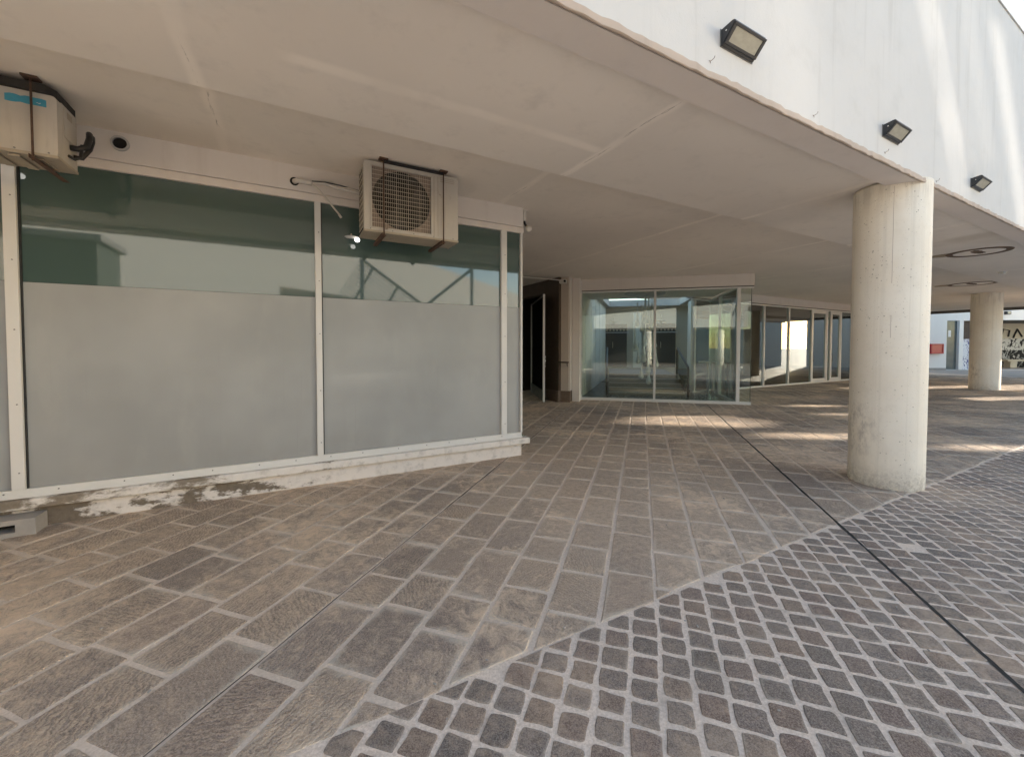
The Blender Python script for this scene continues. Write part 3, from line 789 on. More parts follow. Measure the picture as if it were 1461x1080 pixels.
for k, (dy, rr) in enumerate(((.20, .022), (.26, .017))):
    pts = [(.815, dy, .16-.05*k), (.86, dy+.01, .16-.05*k), (.90, dy+.04, .2), (.905, dy+.08, .28), (.89, dy+.13, .34), (.87, dy+.2, .36)]
    m = MB(); m.tube(pts, rr, 10); m.build('refrigerant_pipe', M['black'], u1)
m = MB(); m.tube([(.815, .16, .08), (.85, .17, .06), (.875, .2, .09), (.88, .22, .2)], .012, 8)
m.build('refrigerant_pipe', M['black'], u1)
for i in range(4):
    m = MB(); m.box(.3+.12*i, .36+.12*i, .03+.02*(i % 2), .3, -.022-.004*(i % 3), -.0135, .003); m.build('pan_rib', M['ac_dirty'], u1)

# hose bundle from the header hole to the second unit
th = thing('hose_bundle', 'white lagged hoses from a dark hole to the gridded unit', 'hose', AB(.055, WB-.046, 3.42), ROT_AB)
m = MB(); m.tube([(0, -.003, 0), (0, -.0005, 0)], .045, 18); m.build('wall_hole', M['ac_dark'], th)
m = MB(); m.tube([(0, .0, 0), (.03, -.05, 0), (.10, -.06, -.004), (.17, -.07, -.012)], .028, 12); m.build('lagging', M['hose'], th)
m = MB(); m.tube([(.16, -.07, -.01), (.3, -.1, -.0), (.42, -.16, -.05), (.55, -.25, -.09), (.66, -.29, -.12)], .017, 10); m.build('hose', M['hose'], th)
m = MB(); m.tube([(.16, -.07, .0), (.28, -.09, .03), (.36, -.13, .02), (.42, -.17, -.02), (.55, -.24, -.06), (.66, -.29, -.10)], .010, 8); m.build('cable', M['cable'], th)
m = MB(); m.tube([(.16, -.08, .005), (.30, -.12, .006), (.45, -.2, -.03), (.66, -.28, -.085)], .007, 8); m.build('cable', M['black'], th)
m = MB(); m.tube([(.15, -.075, -.015), (.24, -.09, -.08), (.34, -.1, -.2), (.45, -.1, -.33)], .010, 8); m.tube([(.44, -.1, -.32), (.465, -.1, -.355)], .014, 8); m.build('drain_tube', M['cable'], th)
# lit spot lamps peeping from under the units
def spot(lab, A, B, z):
    th = thing('spot_lamp', lab, 'spot lamp', AB(A, B, z), ROT_AB, 'small lit spots under the units')
    m = MB(); m.lathe([(.012, .012), (.055, .006), (.08, .0), (.078, -.003), (.02, -.001)], 24, (-.045, 0, 0)); m.build('shade', M['white'], th)
    m = MB(); m.lathe([(.004, -.05), (.022, -.043), (.03, -.028), (.026, -.012), (.012, -.002)], 16, (.01, 0, 0)); m.build('bulb', M['bulb'], th)
    m = MB(); m.tube([(-.045, 0, .01), (-.045, .06, .05), (-.045, .14, .06)], .007, 8); m.build('arm', M['cable'], th)
spot('small lit lamp with a flat white shade under the left end of the gridded unit', .675, 5.0, 2.855)
spot('lit lamp tip at the left picture edge under the stickered unit', -2.13, 5.0, 3.16)

# security camera on the shopfront corner
th = thing('security_camera', 'small white ball camera on a bracket at the shopfront corner', 'camera', AB(3.03, 5.2, 3.6), ROT_AB)
m = MB(); m.box(-.035, .035, -.035, .035, -.02, -.001, .005); m.build('mount', M['cctv'], th)
m = MB(); m.box(-.022, .022, -.02, .02, -.16, -.021, .005); m.build('bracket', M['cctv'], th)
m = MB(); m.tube([(0, 0, -.16), (.0, -.01, -.2), (.03, -.02, -.24)], .016, 10); m.build('joint', M['black'], th)
m = MB(); m.lathe([(.0, -.052), (.03, -.043), (.047, -.02), (.05, .0), (.045, .022), (.025, .043), (.0, .05)], 18, (.05, -.03, -.27)); m.build('camera_ball', M['cctv'], th)

# concrete block against the plinth, weed on the sill corner
th = thing('concrete_block', 'hollow grey concrete block lying against the peeling plinth', 'concrete block', AB(-2.58, 4.96, 0), ROT_AB)
m = MB(); m.holed([(0, 0), (.64, 0), (.64, .145), (0, .145)], [[(.05, .04), (.05, .105), (.52, .105), (.52, .04)]], 'y', 0, .195)
m.build('block', M['concrete'], th)
m = MB(); m.box(.052, .518, .15, .19, .042, .103); m.build('hollow', M['ac_dark'], th)
wd_ = thing('weed', 'tiny green weed sprouting at the sill corner', 'plant', AB(2.99, 5.15, .272), ROT_AB)
m = MB()
for i in range(9):
    an = R.uniform(0, 6.28); l = R.uniform(.03, .07); m.face([(0, 0, 0), (l*.5*math.cos(an)-.006*math.sin(an), l*.5*math.sin(an), l*.7), (l*math.cos(an), l*math.sin(an), l*.9), (l*.5*math.cos(an)+.006*math.sin(an), l*.5*math.sin(an), l*.72)])
m.build('leaves', M['leaf'], wd_)

# ---------------------------------------------------------------- floodlights and wire hooks on the fascia
def floodlight(A, z, lab, tilt, proto=None):
    """x along the wall, -y out of the wall"""
    th = thing('floodlight', lab, 'floodlight', AB(A, 1.78, z), ROT_AB, 'black floodlights along the white parapet')
    W2 = .185; th.scale = (.94, .5, .42)
    m = MB(); m.prism([(0, -.15), (-.03, -.15), (-.045, -.13), (-.21, .085), (-.20, .125), (-.17, .135), (-.03, .11), (0, .10)], 'x', -W2, W2)
    bmesh.ops.bevel(m.bm, geom=m.bm.edges[:], offset=.006, segments=2, affect='EDGES')
    m.build('housing', M['lampblack'], th)
    # sloping front: frame and lens, lying on the line (-.045,-.13) to (-.21,.085)
    p0 = Vector((0, -.045, -.13)); p1 = Vector((0, -.21, .085)); ax = (p1-p0).normalized(); L = (p1-p0).length
    nrm = Vector((0, -ax.z, ax.y)); nrm = nrm if nrm.y < 0 else -nrm
    T = Matrix(((1, ax.x, nrm.x, p0.x), (0, ax.y, nrm.y, p0.y), (0, ax.z, nrm.z, p0.z), (0, 0, 0, 1)))
    m = MB(); m.box(-W2+.002, W2-.002, .004, .04, .001, .02, .003, 1, T); m.box(-W2+.002, W2-.002, L-.035, L-.002, .001, .02, .003, 1, T)
    m.box(-W2+.002, -W2+.03, .041, L-.036, .001, .0195, .003, 1, T); m.box(W2-.03, W2-.002, .041, L-.036, .001, .0195, .003, 1, T); fr = m.build('front_frame', M['lampblack'], th)
    m = MB(); m.box(-W2+.031, W2-.031, .042, L-.037, .001, .008, 0, 1, T); m.build('lens', M['lens'], th)
    m = MB(); m.tube([(-W2, -.09, .03), (-W2-.006, -.09, .03)], .011, 10); m.build('hinge_bolt', M['chrome'], th)
    m = MB(); m.prism([(-.001, -.16), (-.012, -.16), (-.012, .115), (-.001, .115)], 'x', -W2-.006, W2+.006); m.build('back_plate', M['steel'], th)
    return th
floodlight(2.73, 3.675, 'largest black floodlight, nearest of three on the white parapet', 0)
floodlight(5.17, 3.675, 'middle black floodlight of three, above the thick column', 0)
floodlight(7.65, 3.655, 'smallest black floodlight, farthest right on the white parapet', 0)
for A, z, lab in ((2.45, 3.48, 'bent wire hook below the largest floodlight'), (3.75, 3.475, 'bent wire hook between the largest and the middle floodlight'),
                  (5.06, 3.475, 'bent wire hook just below the middle floodlight'), (6.36, 3.45, 'bent wire hook above the right edge of the thick column')):
    h = thing('wire_hook', lab, 'hook', AB(A, 1.78, z), ROT_AB, 'wire hooks along the parapet foot'); h.scale = (.5, .5, .5)
    m = MB(); m.tube([(0, 0, 0), (0, -.03, -.004), (.012, -.045, .01), (.03, -.05, .03), (.034, -.05, .05)], .0032, 6); m.tube([(-.018, -.002, .002), (0, -.006, 0), (.006, -.01, -.03)], .003, 6)
    m.build('wire', M['rust'], h)

# ---------------------------------------------------------------- passage beside the shopfront
pas = thing('passage_wall', 'dark brown passage wall with a taupe pier and stone skirting', 'wall', AB(6.77, 9.65, 0), ROT_AB)
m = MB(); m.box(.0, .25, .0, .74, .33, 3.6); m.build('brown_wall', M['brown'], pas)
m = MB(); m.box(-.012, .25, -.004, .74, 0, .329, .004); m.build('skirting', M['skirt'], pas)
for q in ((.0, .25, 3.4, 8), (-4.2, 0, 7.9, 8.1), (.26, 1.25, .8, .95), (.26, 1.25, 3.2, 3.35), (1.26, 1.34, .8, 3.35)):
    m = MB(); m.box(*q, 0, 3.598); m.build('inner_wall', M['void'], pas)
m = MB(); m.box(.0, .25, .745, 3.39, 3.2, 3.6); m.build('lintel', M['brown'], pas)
pier_o = CD(11.62, -2.27)
pier = thing('pier', 'taupe pier with a pale edge strip left of the glass vestibule', 'pier', pier_o, ROT_CD)
m = MB(); m.box(0, .235, 0, .6, .33, 3.598); m.build('shaft', M['taupe'], pier)
m = MB(); m.box(-.01, .29, -.012, .55, 0, .329, .005); m.build('skirting', M['skirt'], pier)
m = MB(); m.box(.24, .295, .02, .5, .33, 3.598, .004); m.build('edge_strip', M['header'], pier)
m = MB(); m.box(.31, .52, .25, .9, 0, 3.598, .004); m.build('jamb', M['header'], pier)
gr = thing('grab_rail', 'short dark grab rail on the taupe pier', 'rail', CD(11.61, -2.27, 1.16), ROT_CD)
m = MB(); m.tube([(-.03, -.07, 0), (.27, -.07, 0)], .017, 10); m.build('bar', M['ac_dark'], gr)
for x in (.02, .22):
    m = MB(); m.tube([(x, -.07, -.005), (x, -.068, -.09), (x, -.0, -.12)], .009, 8); m.build('bracket', M['ac_dark'], gr)
bx = thing('wall_camera', 'small boxy camera at the top of the taupe pier', 'camera', CD(11.60, -2.2, 3.45), ROT_CD)
m = MB(); m.box(-.06, .13, -.2, -.03, -.05, .05, .008); m.build('body', M['cctv'], bx)
m = MB(); m.tube([(.10, -.2, 0), (.10, -.215, 0)], .035, 14); m.build('lens', M['black'], bx)
m = MB(); m.box(-.01, .03, -.03, .012, -.02, .02); m.build('bracket', M['steel'], bx)
cb = MB(); cb.tube([(2.97, 9.55, 3.49), (6.72, 9.55, 3.49)], .016, 8); tag(cb.build('conduit', M['cable'], None, (0, 0, 0), ROT_AB), 'thin pale conduit strung across the dark passage mouth', 'conduit')
gd = thing('glass_door', 'open dark glass door leaf with white edge posts in the passage', 'door', (.925, 11.75, 0), math.atan2(2.75, -.225))
m = MB(); m.box(0, .04, -.03, .03, .0, 3.12, .005); m.build('edge_post', M['alu'], gd)
m = MB(); m.box(2.72, 2.76, -.03, .03, .0, 3.12, .005); m.build('edge_post', M['alu_grey'], gd)
m = MB(); m.box(.041, 2.719, -.006, .006, .06, 3.06); m.build('pane', M['darkglass'], gd)
m = MB(); m.box(.041, 2.719, -.02, .02, 3.06, 3.11); m.box(.041, 2.719, -.02, .02, .0, .32); m.build('rail', M['door'], gd)
m = MB(); m.tube([(.12, -.06, 1.0), (.12, -.06, 1.35)], .014, 8); m.tube([(.12, -.06, 1.02), (.12, -.005, 1.02)], .009, 6); m.tube([(.12, -.06, 1.33), (.12, -.005, 1.33)], .009, 6); m.build('handle', M['chrome'], gd)

# ---------------------------------------------------------------- glass vestibule
GL = CD(12.3, -1.80); GR = CD(12.65, 2.95); ROT_G = math.atan2(GR.y-GL.y, GR.x-GL.x)
gv = thing('glass_vestibule', 'glazed vestibule with white frames and a plaster header under the portico', 'vestibule', GL, ROT_G)
def G(u, v, z=0):
    q = Matrix.Rotation(ROT_G, 3, 'Z') @ Vector((u, v, z)); return GL+q
m = MB(); m.box(-.03, 4.66, -.03, .06, .004, .085, .004); m.build('bottom_frame', M['alu'], gv)
m = MB(); m.box(-.03, 4.70, -.05, .06, 3.205, 3.25, .004); m.build('top_frame', M['alu'], gv)
m = MB(); m.box(-.03, 4.70, -.02, .06, 3.2505, 3.275); m.build('shadow_gap', M['gasket'], gv)
m = MB(); m.box(-.17, 4.70, -.06, .3, 3.276, 3.599); m.build('header', M['header'], gv)
for u, wd in ((-.0, .06), (2.138, .06), (4.325, .09)):
    m = MB(); m.box(u-wd/2, u+wd/2, -.035, .065, .086, 3.204, .004); m.build('mullion', M['alu'], gv)
for u0, u1 in ((.031, 2.107), (2.169, 4.279), (4.371, 4.64)):
    m = MB(); m.box(u0, u1, .005, .017, .086, 3.204); m.build('glass_pane', M['vglass'], gv)
m = MB(); m.box(4.641, 4.652, .0, .03, .086, 3.204); m.build('glass_edge', simple('glass_edge_green', (.05, .06, .045), .3), gv)
for v0, v1 in ((.12, 1.9), (1.98, 3.7)):
    m = MB(); m.box(4.319, 4.331, v0, v1, .086, 3.204); m.build('glass_pane', M['vglass'], gv)
for v in (1.94, 3.74):
    m = MB(); m.box(4.285, 4.365, v-.038, v+.038, .004, 3.204, .004); m.build('mullion', M['alu'], gv)
m = MB(); m.box(4.285, 4.365, .07, 1.90, .004, .085); m.box(4.285, 4.365, 1.98, 3.70, .004, .085); m.box(4.29, 4.36, .07, 1.90, 3.205, 3.25); m.box(4.29, 4.36, 1.98, 3.7, 3.205, 3.25); m.build('side_frame', M['alu'], gv)
m = MB()
for i in range(12): m.box(-.10-.01*(i % 2), -.035-.01*(i % 2), .1+i*.70, .1+(i+1)*.70-.012, 0, 3.598, 0, 1, Matrix.Rotation(-.083, 4, 'Z'))
m.build('panelled_wall', M['inwall'], gv)
m = MB(); m.box(-.1, 5.6, 9.0, 9.2, 0, 3.598); m.build('rear_wall', M['inwall2'], gv)
m = MB(); m.box(-.02, 4.25, .07, 1.2, .004, .02); m.prism([(4.25, 3.55), (8.5, 7.3), (8.5, 8.9), (4.25, 8.9)], 'z', .004, .015); m.box(-.02, 4.249, 1.2, 8.95, .004, .012); m.build('floor', M['infloor'], gv)
m = MB(); m.box(-.02, 4.28, .31, 2.6, 3.30, 3.34); m.build('ceiling', M['ceil2'], gv)
# stair up to the hall, with dark balustrades
stp = thing('staircase', 'low dark stone staircase inside the glass vestibule', 'staircase', G(.85, 1.4), ROT_G)
for i in range(5):
    m = MB(); m.box(0, 2.35, i*.36, 5.5 if i == 4 else (i+1)*.36+.03, .02, .125*(i+1)-.025); s_ = m.build('step', M['stair'], stp)
    m = MB(); m.box(0, 2.35, i*.36-.015, i*.36+.06, .125*(i+1)-.024, .125*(i+1)+.001, .003); m.build('nosing', simple('pale_nosing', (.42, .4, .36), .5), s_)
for u, lab in ((.78, 'dark balustrade on the left side of the vestibule stair'), (3.28, 'dark balustrade on the right side of the vestibule stair')):
    br = thing('balustrade', lab, 'balustrade', G(u, 1.3), ROT_G, 'stair balustrades in the vestibule')
    m = MB(); m.prism([(0, .1), (2.2, .72), (2.2, 1.5), (0, .9)], 'x', -.008, .008); m.build('panel', M['railglass'], br)
    m = MB(); m.tube([(0, 0, 0), (0, -.02, .88), (0, .06, .95), (0, 2.2, 1.56), (0, 2.26, 1.5), (0, 2.26, .6)], .035, 10); m.build('handrail', M['black'], br)
# column, desk
cl = thing('pillar', 'pale green square pillar inside the vestibule right of the stair', 'pillar', G(3.75, 3.6), ROT_G)
m = MB(); m.box(0, .62, 0, .6, .2, 3.298, .01); m.build('shaft', M['inwall'], cl)
m = MB(); m.box(-.02, .64, -.02, .62, 0.012, .199, .006); m.build('base', M['white'], cl)
dk = thing('lectern_desk', 'narrow pale pedestal desk beside the inner pillar', 'desk', G(4.02, 2.1), ROT_G)
m = MB(); m.box(-.28, .22, -.15, .15, 1.09, 1.12, .004); m.build('top', M['white'], dk)
m = MB(); m.box(-.02, .02, -.1, .1, .03, 1.089); m.box(.12, .18, -.1, .1, .03, 1.089); m.build('leg', M['alu_grey'], dk)
# back wall doors, pilasters, sconces, peg rails
for u, lab in ((.95, 'dark panel door left of the hall pilaster'), (3.25, 'double dark door at the middle of the hall'), (5.9, 'dark panel door right of the pale hall pillar')):
    dr = thing('hall_door', lab, 'door', G(u, 8.93, .6), ROT_G, 'dark doors at the back of the hall')
    m = MB(); m.box(-.75, .75, -.05, .05, 0, 2.15, .01); m.build('leaf', M['door'], dr)
    m = MB(); m.box(-.005, .005, -.056, -.051, .02, 2.12); m.build('joint', M['gasket'], dr)
    m = MB(); m.tube([(.06, -.08, .95), (.06, -.08, 1.25)], .012, 8); m.build('handle', M['brass'], dr)
for u, lab in ((2.2, 'white pilaster behind the hanging glass drops'), (4.75, 'beige pilaster right of the double hall door')):
    pl = MB(); pl.box(-.2, .2, -.12, .06, .0, 2.75, .01); tag(pl.build('pilaster', M['inwall'], None, G(u, 8.93, .55), ROT_G), lab, 'pilaster', 'pilasters on the hall wall')
for u, lab in ((1.05, 'pale wall lamp at the left of the hall'), (3.3, 'pale wall lamp over the double hall door'), (5.6, 'pale wall lamp at the right of the hall')):
    sc = thing('wall_lamp', lab, 'wall lamp', G(u, 8.6, 2.93), ROT_G, 'wall lamps in the hall')
    m = MB(); m.lathe([(.02, .0), (.2, -.03), (.22, -.06), (.06, -.1), (.02, -.2)], 16); m.build('shade', M['brass'], sc)
    m = MB(); m.tube([(0, 0, 0), (0, 0, .22), (0, .28, .22)], .02, 8); m.build('arm', M['brass'], sc)
for u, lab in ((1.05, 'pale peg rail on the left hall wall'), (3.3, 'short pale peg rail over the double hall door'), (5.75, 'pale peg rail on the right hall wall')):
    pr2 = thing('peg_rail', lab, 'peg rail', G(u, 8.6, 2.42), ROT_G, 'peg rails in the hall')
    m = MB(); m.box(-.75, .75, -.02, .02, -.12, -.09); m.build('rail', M['white'], pr2)
    for i in range(9):
        m = MB(); m.lathe([(.03, 0), (.045, .03), (.02, .09)], 8, (-.66+i*.165, 0, -.03)); m.build('peg', M['brass'], pr2)
# chandelier of blown glass drops
ch = thing('chandelier', 'cluster of long blown glass drops hanging behind the vestibule mullion', 'chandelier', G(1.95, 1.15, 3.299), ROT_G)
m = MB(); m.lathe([(.62, 0), (.62, -.03), (.58, -.045), (.3, -.05)], 40); m.build('canopy', M['alu_grey'], ch)
spots = [(-.22, .1, 1.05), (-.1, -.12, 1.25), (.02, .05, .75), (.12, .12, .95), (.2, -.08, 1.2), (-.3, -.06, 1.85), (-.18, .14, 2.25), (-.1, -.1, 2.72), (.02, .0, 1.7), (.1, -.14, 2.55), (.14, .1, 2.9), (.24, .02, 2.1), (.3, .12, 1.75), (-.02, .16, 2.0), (.34, -.06, 2.35), (-.02, -.02, 2.2)]
for i, (x, y, l) in enumerate(spots):
    s_ = R.uniform(.85, 1.2); ln = R.uniform(.55, .9)
    m = MB(); m.lathe([(.004, -l), (.045*s_, -l+.012), (.078*s_, -l+.06), (.082*s_, -l+.10), (.06*s_, -l+.17), (.034*s_, -l+.27), (.022*s_, -l+ln*.7), (.014*s_, -l+ln)], 14, (x, y, 0)); dp_ = m.build('glass_drop', M['drop'], ch)
    m = MB(); m.tube([(x, y, -.046), (x, y, -l+ln)], .0025, 5); m.build('cord', M['alu_grey'], dp_)

# ---------------------------------------------------------------- glazed wing on the right
WW = 9.4
wg = thing('glazed_wing', 'long glazed wing with slim white mullions and two glass doors beyond the vestibule', 'glazed facade', AB(0, WW, 0), ROT_AB)
m = MB(); m.box(12.2, 31.9, -.03, .06, .004, .07, .003); m.build('bottom_frame', M['alu'], wg)
m = MB(); m.box(12.2, 31.9, -.03, .06, 3.215, 3.27, .003); m.build('top_frame', M['alu'], wg)
m = MB(); m.box(12.2, 31.9, -.01, .05, 3.2705, 3.30); m.build('shadow_gap', M['gasket'], wg)
m = MB(); m.box(12.2, 31.9, -.05, .25, 3.301, 3.599); m.build('header', M['header'], wg)
ms = [12.3, 14.5, 16.42, 18.19, 20.0, 21.28, 21.62, 22.55, 24.6, 26.5, 28.4, 30.3, 31.85]
for i, A in enumerate(ms):
    wd = .075 if i not in (4, 5, 6, 7) else .10
    m = MB(); m.box(A-wd/2, A+wd/2, -.045, .055, .071, 3.214, .003); m.build('mullion', M['alu'], wg)
for i in range(len(ms)-1):
    x0, x1 = ms[i]+.055, ms[i+1]-.055
    if i in (4, 6):
        dr = MB(); dr.box(x0, x0+.07, -.03, .03, .075, 3.21, .003); dr.box(x1-.07, x1, -.03, .03, .075, 3.21, .003); dr.box(x0+.071, x1-.071, -.029, .029, .075, .2, .003); dr.box(x0+.071, x1-.071, -.029, .029, 3.08, 3.21, .003)
        do = dr.build('door', M['alu'], wg)
        m = MB(); m.box(x0+.072, x1-.072, -.004, .006, .201, 3.079); m.build('pane', M['wglass'], do)
        m = MB(); m.tube([(x0+.035, -.07, .95), (x0+.035, -.07, 1.3)], .013, 8); m.tube([(x0+.035, -.07, .97), (x0+.035, -.03, .97)], .008, 6); m.tube([(x0+.035, -.07, 1.28), (x0+.035, -.03, 1.28)], .008, 6); m.build('handle', M['steel'], do)
    else:
        m = MB(); m.box(x0, x1, -.004, .006, .072, 3.213); m.build('glass_pane', M['wglass'], wg)
m = MB(); m.box(16, 31.9, 5.0, 5.2, 0, 3.598); m.box(31.7, 31.9, .1, 5, 0, 3.598); m.build('rear_wall', M['inwall2'], wg)
m = MB(); m.box(12.3, 31.7, .07, 5.0, .003, .012); m.build('floor', M['infloor'], wg)
m = MB(); m.box(17.8, 19.3, 4.9, 4.99, .02, 2.3, .01); m.box(19.36, 20.4, 4.9, 4.99, .02, 2.3, .01); m.build('inner_door', M['door'], wg)
ct = thing('counter', 'long pale reception counter inside the glazed wing', 'counter', AB(17.2, WW+2.6, 0), ROT_AB)
m = MB(); m.box(0, 4.2, 0, .6, .92, .97, .006); m.build('top', M['white'], ct)
m = MB(); m.box(.05, 4.15, .05, .55, .015, .919, .004); m.build('front', M['inwall2'], ct)

# ---------------------------------------------------------------- far white building across the square
FW = 28.2
fb = thing('far_building', 'white building beyond the square with a glazed door and a scribbled alcove', 'building', (0, FW, 0), 0)
m = MB(); m.holed([(14, 0), (70, 0), (70, 9.5), (14, 9.5)], [[(30.13, .02), (30.13, 3.42), (32.9, 3.42), (32.9, .02)], [(33.6, .02), (33.6, 3.46), (62, 3.46), (62, .02)]], 'y', 0, .3); m.build('wall', M['farwall'], fb)
m = MB(); m.box(14, 30.1, -.03, -.001, 0, .14); m.build('skirting', M['concrete'], fb)
m = MB(); m.box(30.14, 30.92, .1, .14, .03, 3.40); m.build('glazed_door', M['farglass'], fb)
m = MB(); m.box(30.32, 30.5, .09, .098, 2.3, 2.75); m.build('door_notice', M['white'], fb)
m = MB(); m.box(30.93, 31.22, -.06, .25, .03, 3.41, .01); m.build('door_post', M['white'], fb)
m = MB(); m.box(31.23, 32.89, .18, .24, 2.15, 3.41); m.build('upper_panel', M['brown'], fb)
m = MB(); m.box(31.23, 32.89, .16, .22, .03, 2.14); m.build('scribbled_panel', M['graf_blue'], fb)
m = MB(); m.box(33.5, 62, 4.0, 4.2, 0, 2.1); m.build('scribbled_wall', M['graf_dark'], fb)
m = MB(); m.box(33.5, 62, 4.0, 4.2, 2.101, 3.45); m.build('alcove_wall', M['inwall2'], fb)
m = MB(); m.box(33.5, 62, .31, 4.2, 3.46, 3.6); m.build('alcove_ceiling', M['dark_edge'], fb)
m = MB(); m.box(33.3, 33.5, .31, 4.2, 0, 3.46); m.build('alcove_side', M['inwall2'], fb)
m = MB(); m.box(36.2, 41, 3.93, 3.99, 1.35, 2.25); m.build('scribbled_band', M['graf_black'], fb)
# big scrawled letters over the band, lost to a few strokes
def stroke(pts):
    m = MB(); m.tube([(x, 3.95, z) for x, z in pts], .06, 6); m.build('scrawl', M['black'], fb)
stroke([(37.6, 2.3), (37.6, 2.8), (38.2, 2.95), (38.3, 2.4), (37.7, 2.35)]); stroke([(38.6, 2.3), (38.8, 3.0), (39.3, 2.9), (39.2, 2.4)]); stroke([(36.6, 2.45), (37.2, 2.42)]); stroke([(39.6, 2.3), (39.9, 3.0), (40.3, 2.4)])
bn = thing('stone_bench', 'beige stone bench in front of the scribbled alcove wall', 'bench', (37.6, FW+2.6, 0), 0)
m = MB(); m.box(0, 5, 0, .6, .5, .64, .02); m.build('seat', M['bench'], bn)
for x in (.3, 2.3, 4.3):
    m = MB(); m.box(x, x+.5, .08, .52, 0, .499, .01); m.build('leg', M['bench'], bn)
hb = thing('hose_cabinet', 'red fire hose cabinet on the far white wall', 'hose cabinet', (28.86, FW-.002, 1.13), 0)
m = MB(); m.holed([(0, 0), (.86, 0), (.86, .68), (0, .68)], [[(.07, .07), (.07, .61), (.79, .61), (.79, .07)]], 'y', -.22, 0); m.build('frame', M['red'], hb)
m = MB(); m.box(.072, .788, -.19, -.02, .072, .608); m.build('pane', M['cabglass'], hb)
wl = thing('bulkhead_lamp', 'small dark bulkhead lamp on the white band above the alcove', 'wall lamp', (34.2, FW-.002, 3.95), 0)
m = MB(); m.box(-.17, .17, -.16, 0, -.11, .11, .03); m.build('body', M['lampblack'], wl)
m = MB(); m.box(-.1, .1, -.175, -.161, -.07, .07, .004); m.build('lens', M['lens'], wl)

# ---------------------------------------------------------------- out of view: added blocks that shape the sun, and what shows in the glass
KY, KZ = .1405, .2147
BX = 32.0
def gnd(pts): return [(y+(BX-x)*KY, z+(BX-x)*KZ) for x, y, z in pts]
def fas(p, q, wd):
    """narrow slit whose light falls from p to q (A, z) on the fascia"""
    P, Q = [AB(A, 1.78, z) for A, z in (p, q)]
    (y0, z0), (y1, z1) = gnd([tuple(P), tuple(Q)])
    dx, dz = y1-y0, z1-z0; l = math.hypot(dx, dz); nx, nz = -dz/l*wd/2, dx/l*wd/2
    return [(y0+nx, z0+nz), (y0-nx, z0-nz), (y1-nx, z1-nz), (y1+nx, z1+nz)]
holes = [
    gnd([(2.4, 8.5, 0), (2.9, 9.3, 0), (4.6, 9.4, 0), (5.4, 8.6, 0), (4.8, 7.95, 0)]),
    gnd([(4.4, 7.15, 0), (4.4, 7.5, 0), (6.3, 7.4, 0), (6.3, 6.9, 0)]),
    gnd([(7.4, 10.85, 0), (7.4, 11.15, 0), (8.8, 11.1, 0), (8.8, 10.8, 0)]),
    gnd([(7.3, 9.5, 0), (7.3, 9.75, 0), (8.3, 9.7, 0), (8.3, 9.45, 0)]),
    gnd([(6.8, 6.25, 0), (6.8, 6.6, 0), (9.0, 6.5, 0), (9.0, 6.2, 0)]),
    [(16.9, .01), (16.9, 4.12), (18.6, 4.12), (18.6, .01)],
    [(14.55, .01), (14.55, 3.9), (15.25, 3.9), (15.25, .01)],
    *[fas((5.0+k*.2, 6.3), (6.8+k*.22, 3.4+.5*(k % 2)), w_) for k, w_ in enumerate((.008, .016, .020, .012))], *[fas((6.7+k*.24, 6.2), (8.0+k*.2, 3.8+.3*k), w_) for k, w_ in enumerate((.010, .014))], *[fas((8.0+k*.22, 5.9), (9.7+k*.25, 3.3), w_) for k, w_ in enumerate((.012, .022, .018))], *[fas((2.7+k*.25, 5.4), (3.3+k*.3, 3.2), w_) for k, w_ in enumerate((.010, .016, .010))],
]
ob = thing('slotted_sun_screen', 'tall pale screen added out of view at right, slotted to shape the sun', 'building', (0, 0, 0), 0)  # added sun blocker; its slots throw the light patches and streaks
def inside(p, poly):
    r = False
    for i in range(len(poly)):
        (x0, y0), (x1, y1) = poly[i-1], poly[i]
        if (y0 > p[1]) != (y1 > p[1]) and p[0] < (x1-x0)*(p[1]-y0)/(y1-y0)+x0: r = not r
    return r
m = MB()
loops = [[(5.4, 0), (23.4, 0), (23.4, 15.2), (5.4, 15.2)]]+holes
vs2, es2 = [], []
for l in loops:
    k0 = len(vs2); vs2 += [Vector(q) for q in l]; es2 += [(k0+i, k0+(i+1) % len(l)) for i in range(len(l))]
cv, ce, cf, _, _, _ = delaunay_2d_cdt(vs2, es2, [], 0, 1e-5)
for x_ in (BX, BX+.04):
    bv = [m.bm.verts.new((x_, q.x, q.y)) for q in cv]
    for f in cf:
        ctr = sum((cv[i] for i in f), Vector((0, 0)))/len(f)
        if not any(inside(ctr, h) for h in holes): m.bm.faces.new([bv[i] for i in f])
m.build('sun_screen_sheet', M['opp'], ob)  # thin unseen sheet standing in the sun's way
ap = thing('shade_block', 'large pale block added out of view at far right to shade the distant ground', 'building', (0, 0, 0), 0)  # second added sun blocker, never in view
m = MB(); m.box(75, 90, 28, 57, 0, 26); m.build('shade_block_body', M['opp'], ap)
m = MB(); m.box(74.8, 90.2, 27.8, 57.2, 26.01, 26.3); m.build('roof', M['alu_grey'], ap)  # top of the added shade block, never in view
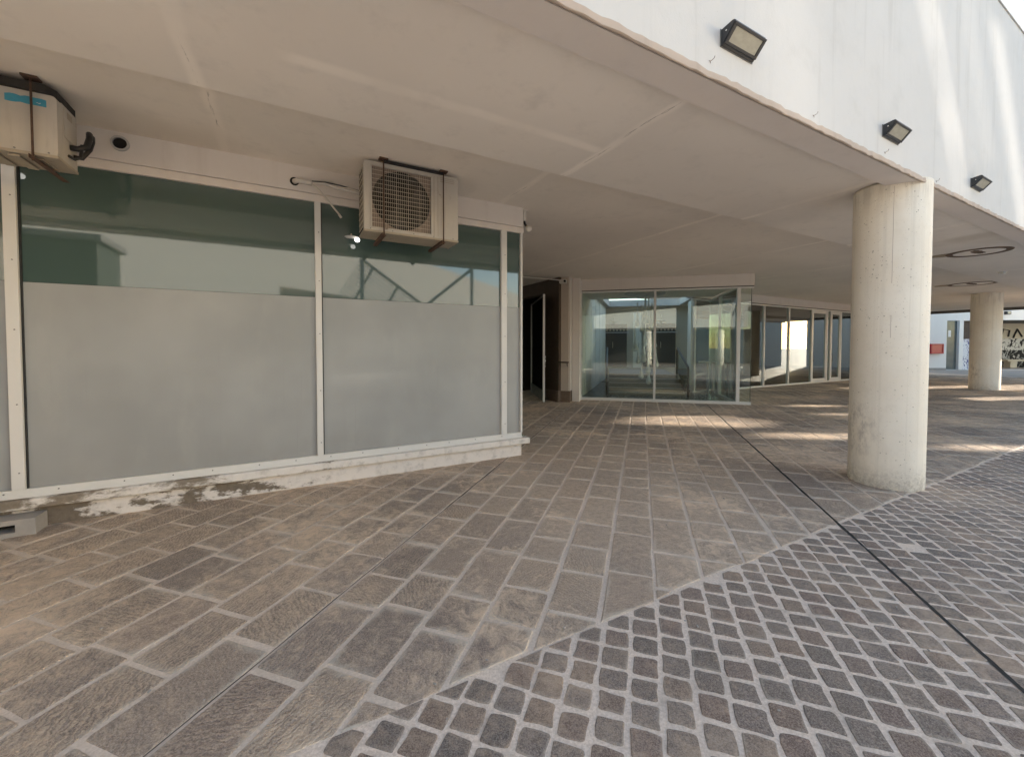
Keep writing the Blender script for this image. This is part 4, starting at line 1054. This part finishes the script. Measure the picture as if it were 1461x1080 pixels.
# sunlit building opposite, behind the camera
OP = Vector((0, -14, 0)); ROT_O = math.atan2(-.2, .98)
opp = thing('opposite_building', 'sunlit white building across the plaza behind the viewer', 'building', OP, ROT_O)
m = MB(); m.box(-30, 8, -8, 0, 3.3, 9.5, .01); m.box(8.002, 60, -8, 0, 5.2, 9.5, .01); m.build('upper_wall', M['opp'], opp)
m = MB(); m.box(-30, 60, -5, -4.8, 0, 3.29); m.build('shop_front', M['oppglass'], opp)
for x in (-24, -18, -12, -6, 0, 6):
    m = MB(); m.lathe([(.35, 0), (.35, 3.29)], 20, (x, -.7, 0)); m.build('column', M['opp'], opp)
for x in (14, 24, 34, 44):
    m = MB(); m.lathe([(.35, 0), (.35, 5.19)], 20, (x, -.7, 0)); m.build('column', M['opp'], opp)

# slatted canopy on posts, seen only as a reflection in the shopfront glass
CA, CB, CC, CD_ = (2.83, 5.53), (5.9, 3.42), (8.13, 5.54), (5.55, 3.42)
cn = thing('slatted_canopy', 'sloping slatted canopy on grey posts behind the viewer', 'canopy', AB(0, -9, 0), ROT_AB)
def beam(p, q, w): 
    m = MB(); m.tube([(p[0], 0, p[1]), (q[0], 0, q[1])], w, 6); m.build('beam', M['steel'], cn)
P1, P2 = (CA[0], CA[1]), (CB[0], CB[1])
beam(P1, P2, .07)
ddx, ddz = P2[0]-P1[0], P2[1]-P1[1]
for f_ in (.16, .52, .86): beam((P1[0]+ddx*f_, P1[1]+ddz*f_), (P1[0]+ddx*f_-.95*(1-f_*.8), P1[1]+ddz*f_-1.75*(1-f_*.8)), .06)
m = MB()
for i in range(1, 16):
    o_ = i*.15
    m.box(-.02, math.hypot(ddx, ddz)*(1-.045*i), -.012, .012, -.018, .018, 0, 1, Matrix.Translation((P1[0]-o_*.55, 0, P1[1]-o_*.9)) @ Matrix.Rotation(-math.atan2(ddz, ddx), 4, 'Y'))
m.build('slats', M['alu_grey'], cn)
beam((CC[0], CC[1]), (CD_[0], CD_[1]), .08)
for x, z in ((P1[0], P1[1]), (CC[0], CC[1]), (5.72, 3.55)):
    m = MB(); m.tube([(x, .1, 0), (x, .1, z)], .09, 8); m.build('post', M['steel'], cn)

# bits of grit and litter on the paving
m = MB()
for i in range(90):
    y_ = 1.7+R.random()**1.7*7; x_ = R.uniform(-1.15, 1.15)*y_
    if Bof(x_, y_) > 4.9: continue
    q = R.uniform(.003, .010)
    an = R.uniform(0, 3.14)
    m.box(-q, q, -q*.6, q*.6, .004, .004+q*.8, q*.25, 1, Matrix.Translation((x_, y_, .002)) @ Matrix.Rotation(an, 4, 'Z'))
tag(m.build('grit', M['concrete']), 'loose specks of grit scattered over the paving', 'grit', None, 'stuff')

kk = thing('blocker', 'dark green metal box added behind the viewer to darken the shopfront glass', 'blocker', AB(-4.65, -2.1, 0), ROT_AB)  # added to darken the left pane's reflection and cut bounce light there
m = MB(); m.box(0, 1.25, 0, 1.25, .12, 3.7, .02); m.build('body', simple('dark_green_sheet', (.03, .045, .038), .5), kk)
m = MB(); m.box(-.1, 1.35, -.1, 1.35, 3.702, 3.85, .03); m.build('roof', M['steel'], kk)  # top of the added blocker
m = MB(); m.box(.03, 1.22, .03, 1.22, 0, .119); m.build('plinth', M['concrete'], kk)
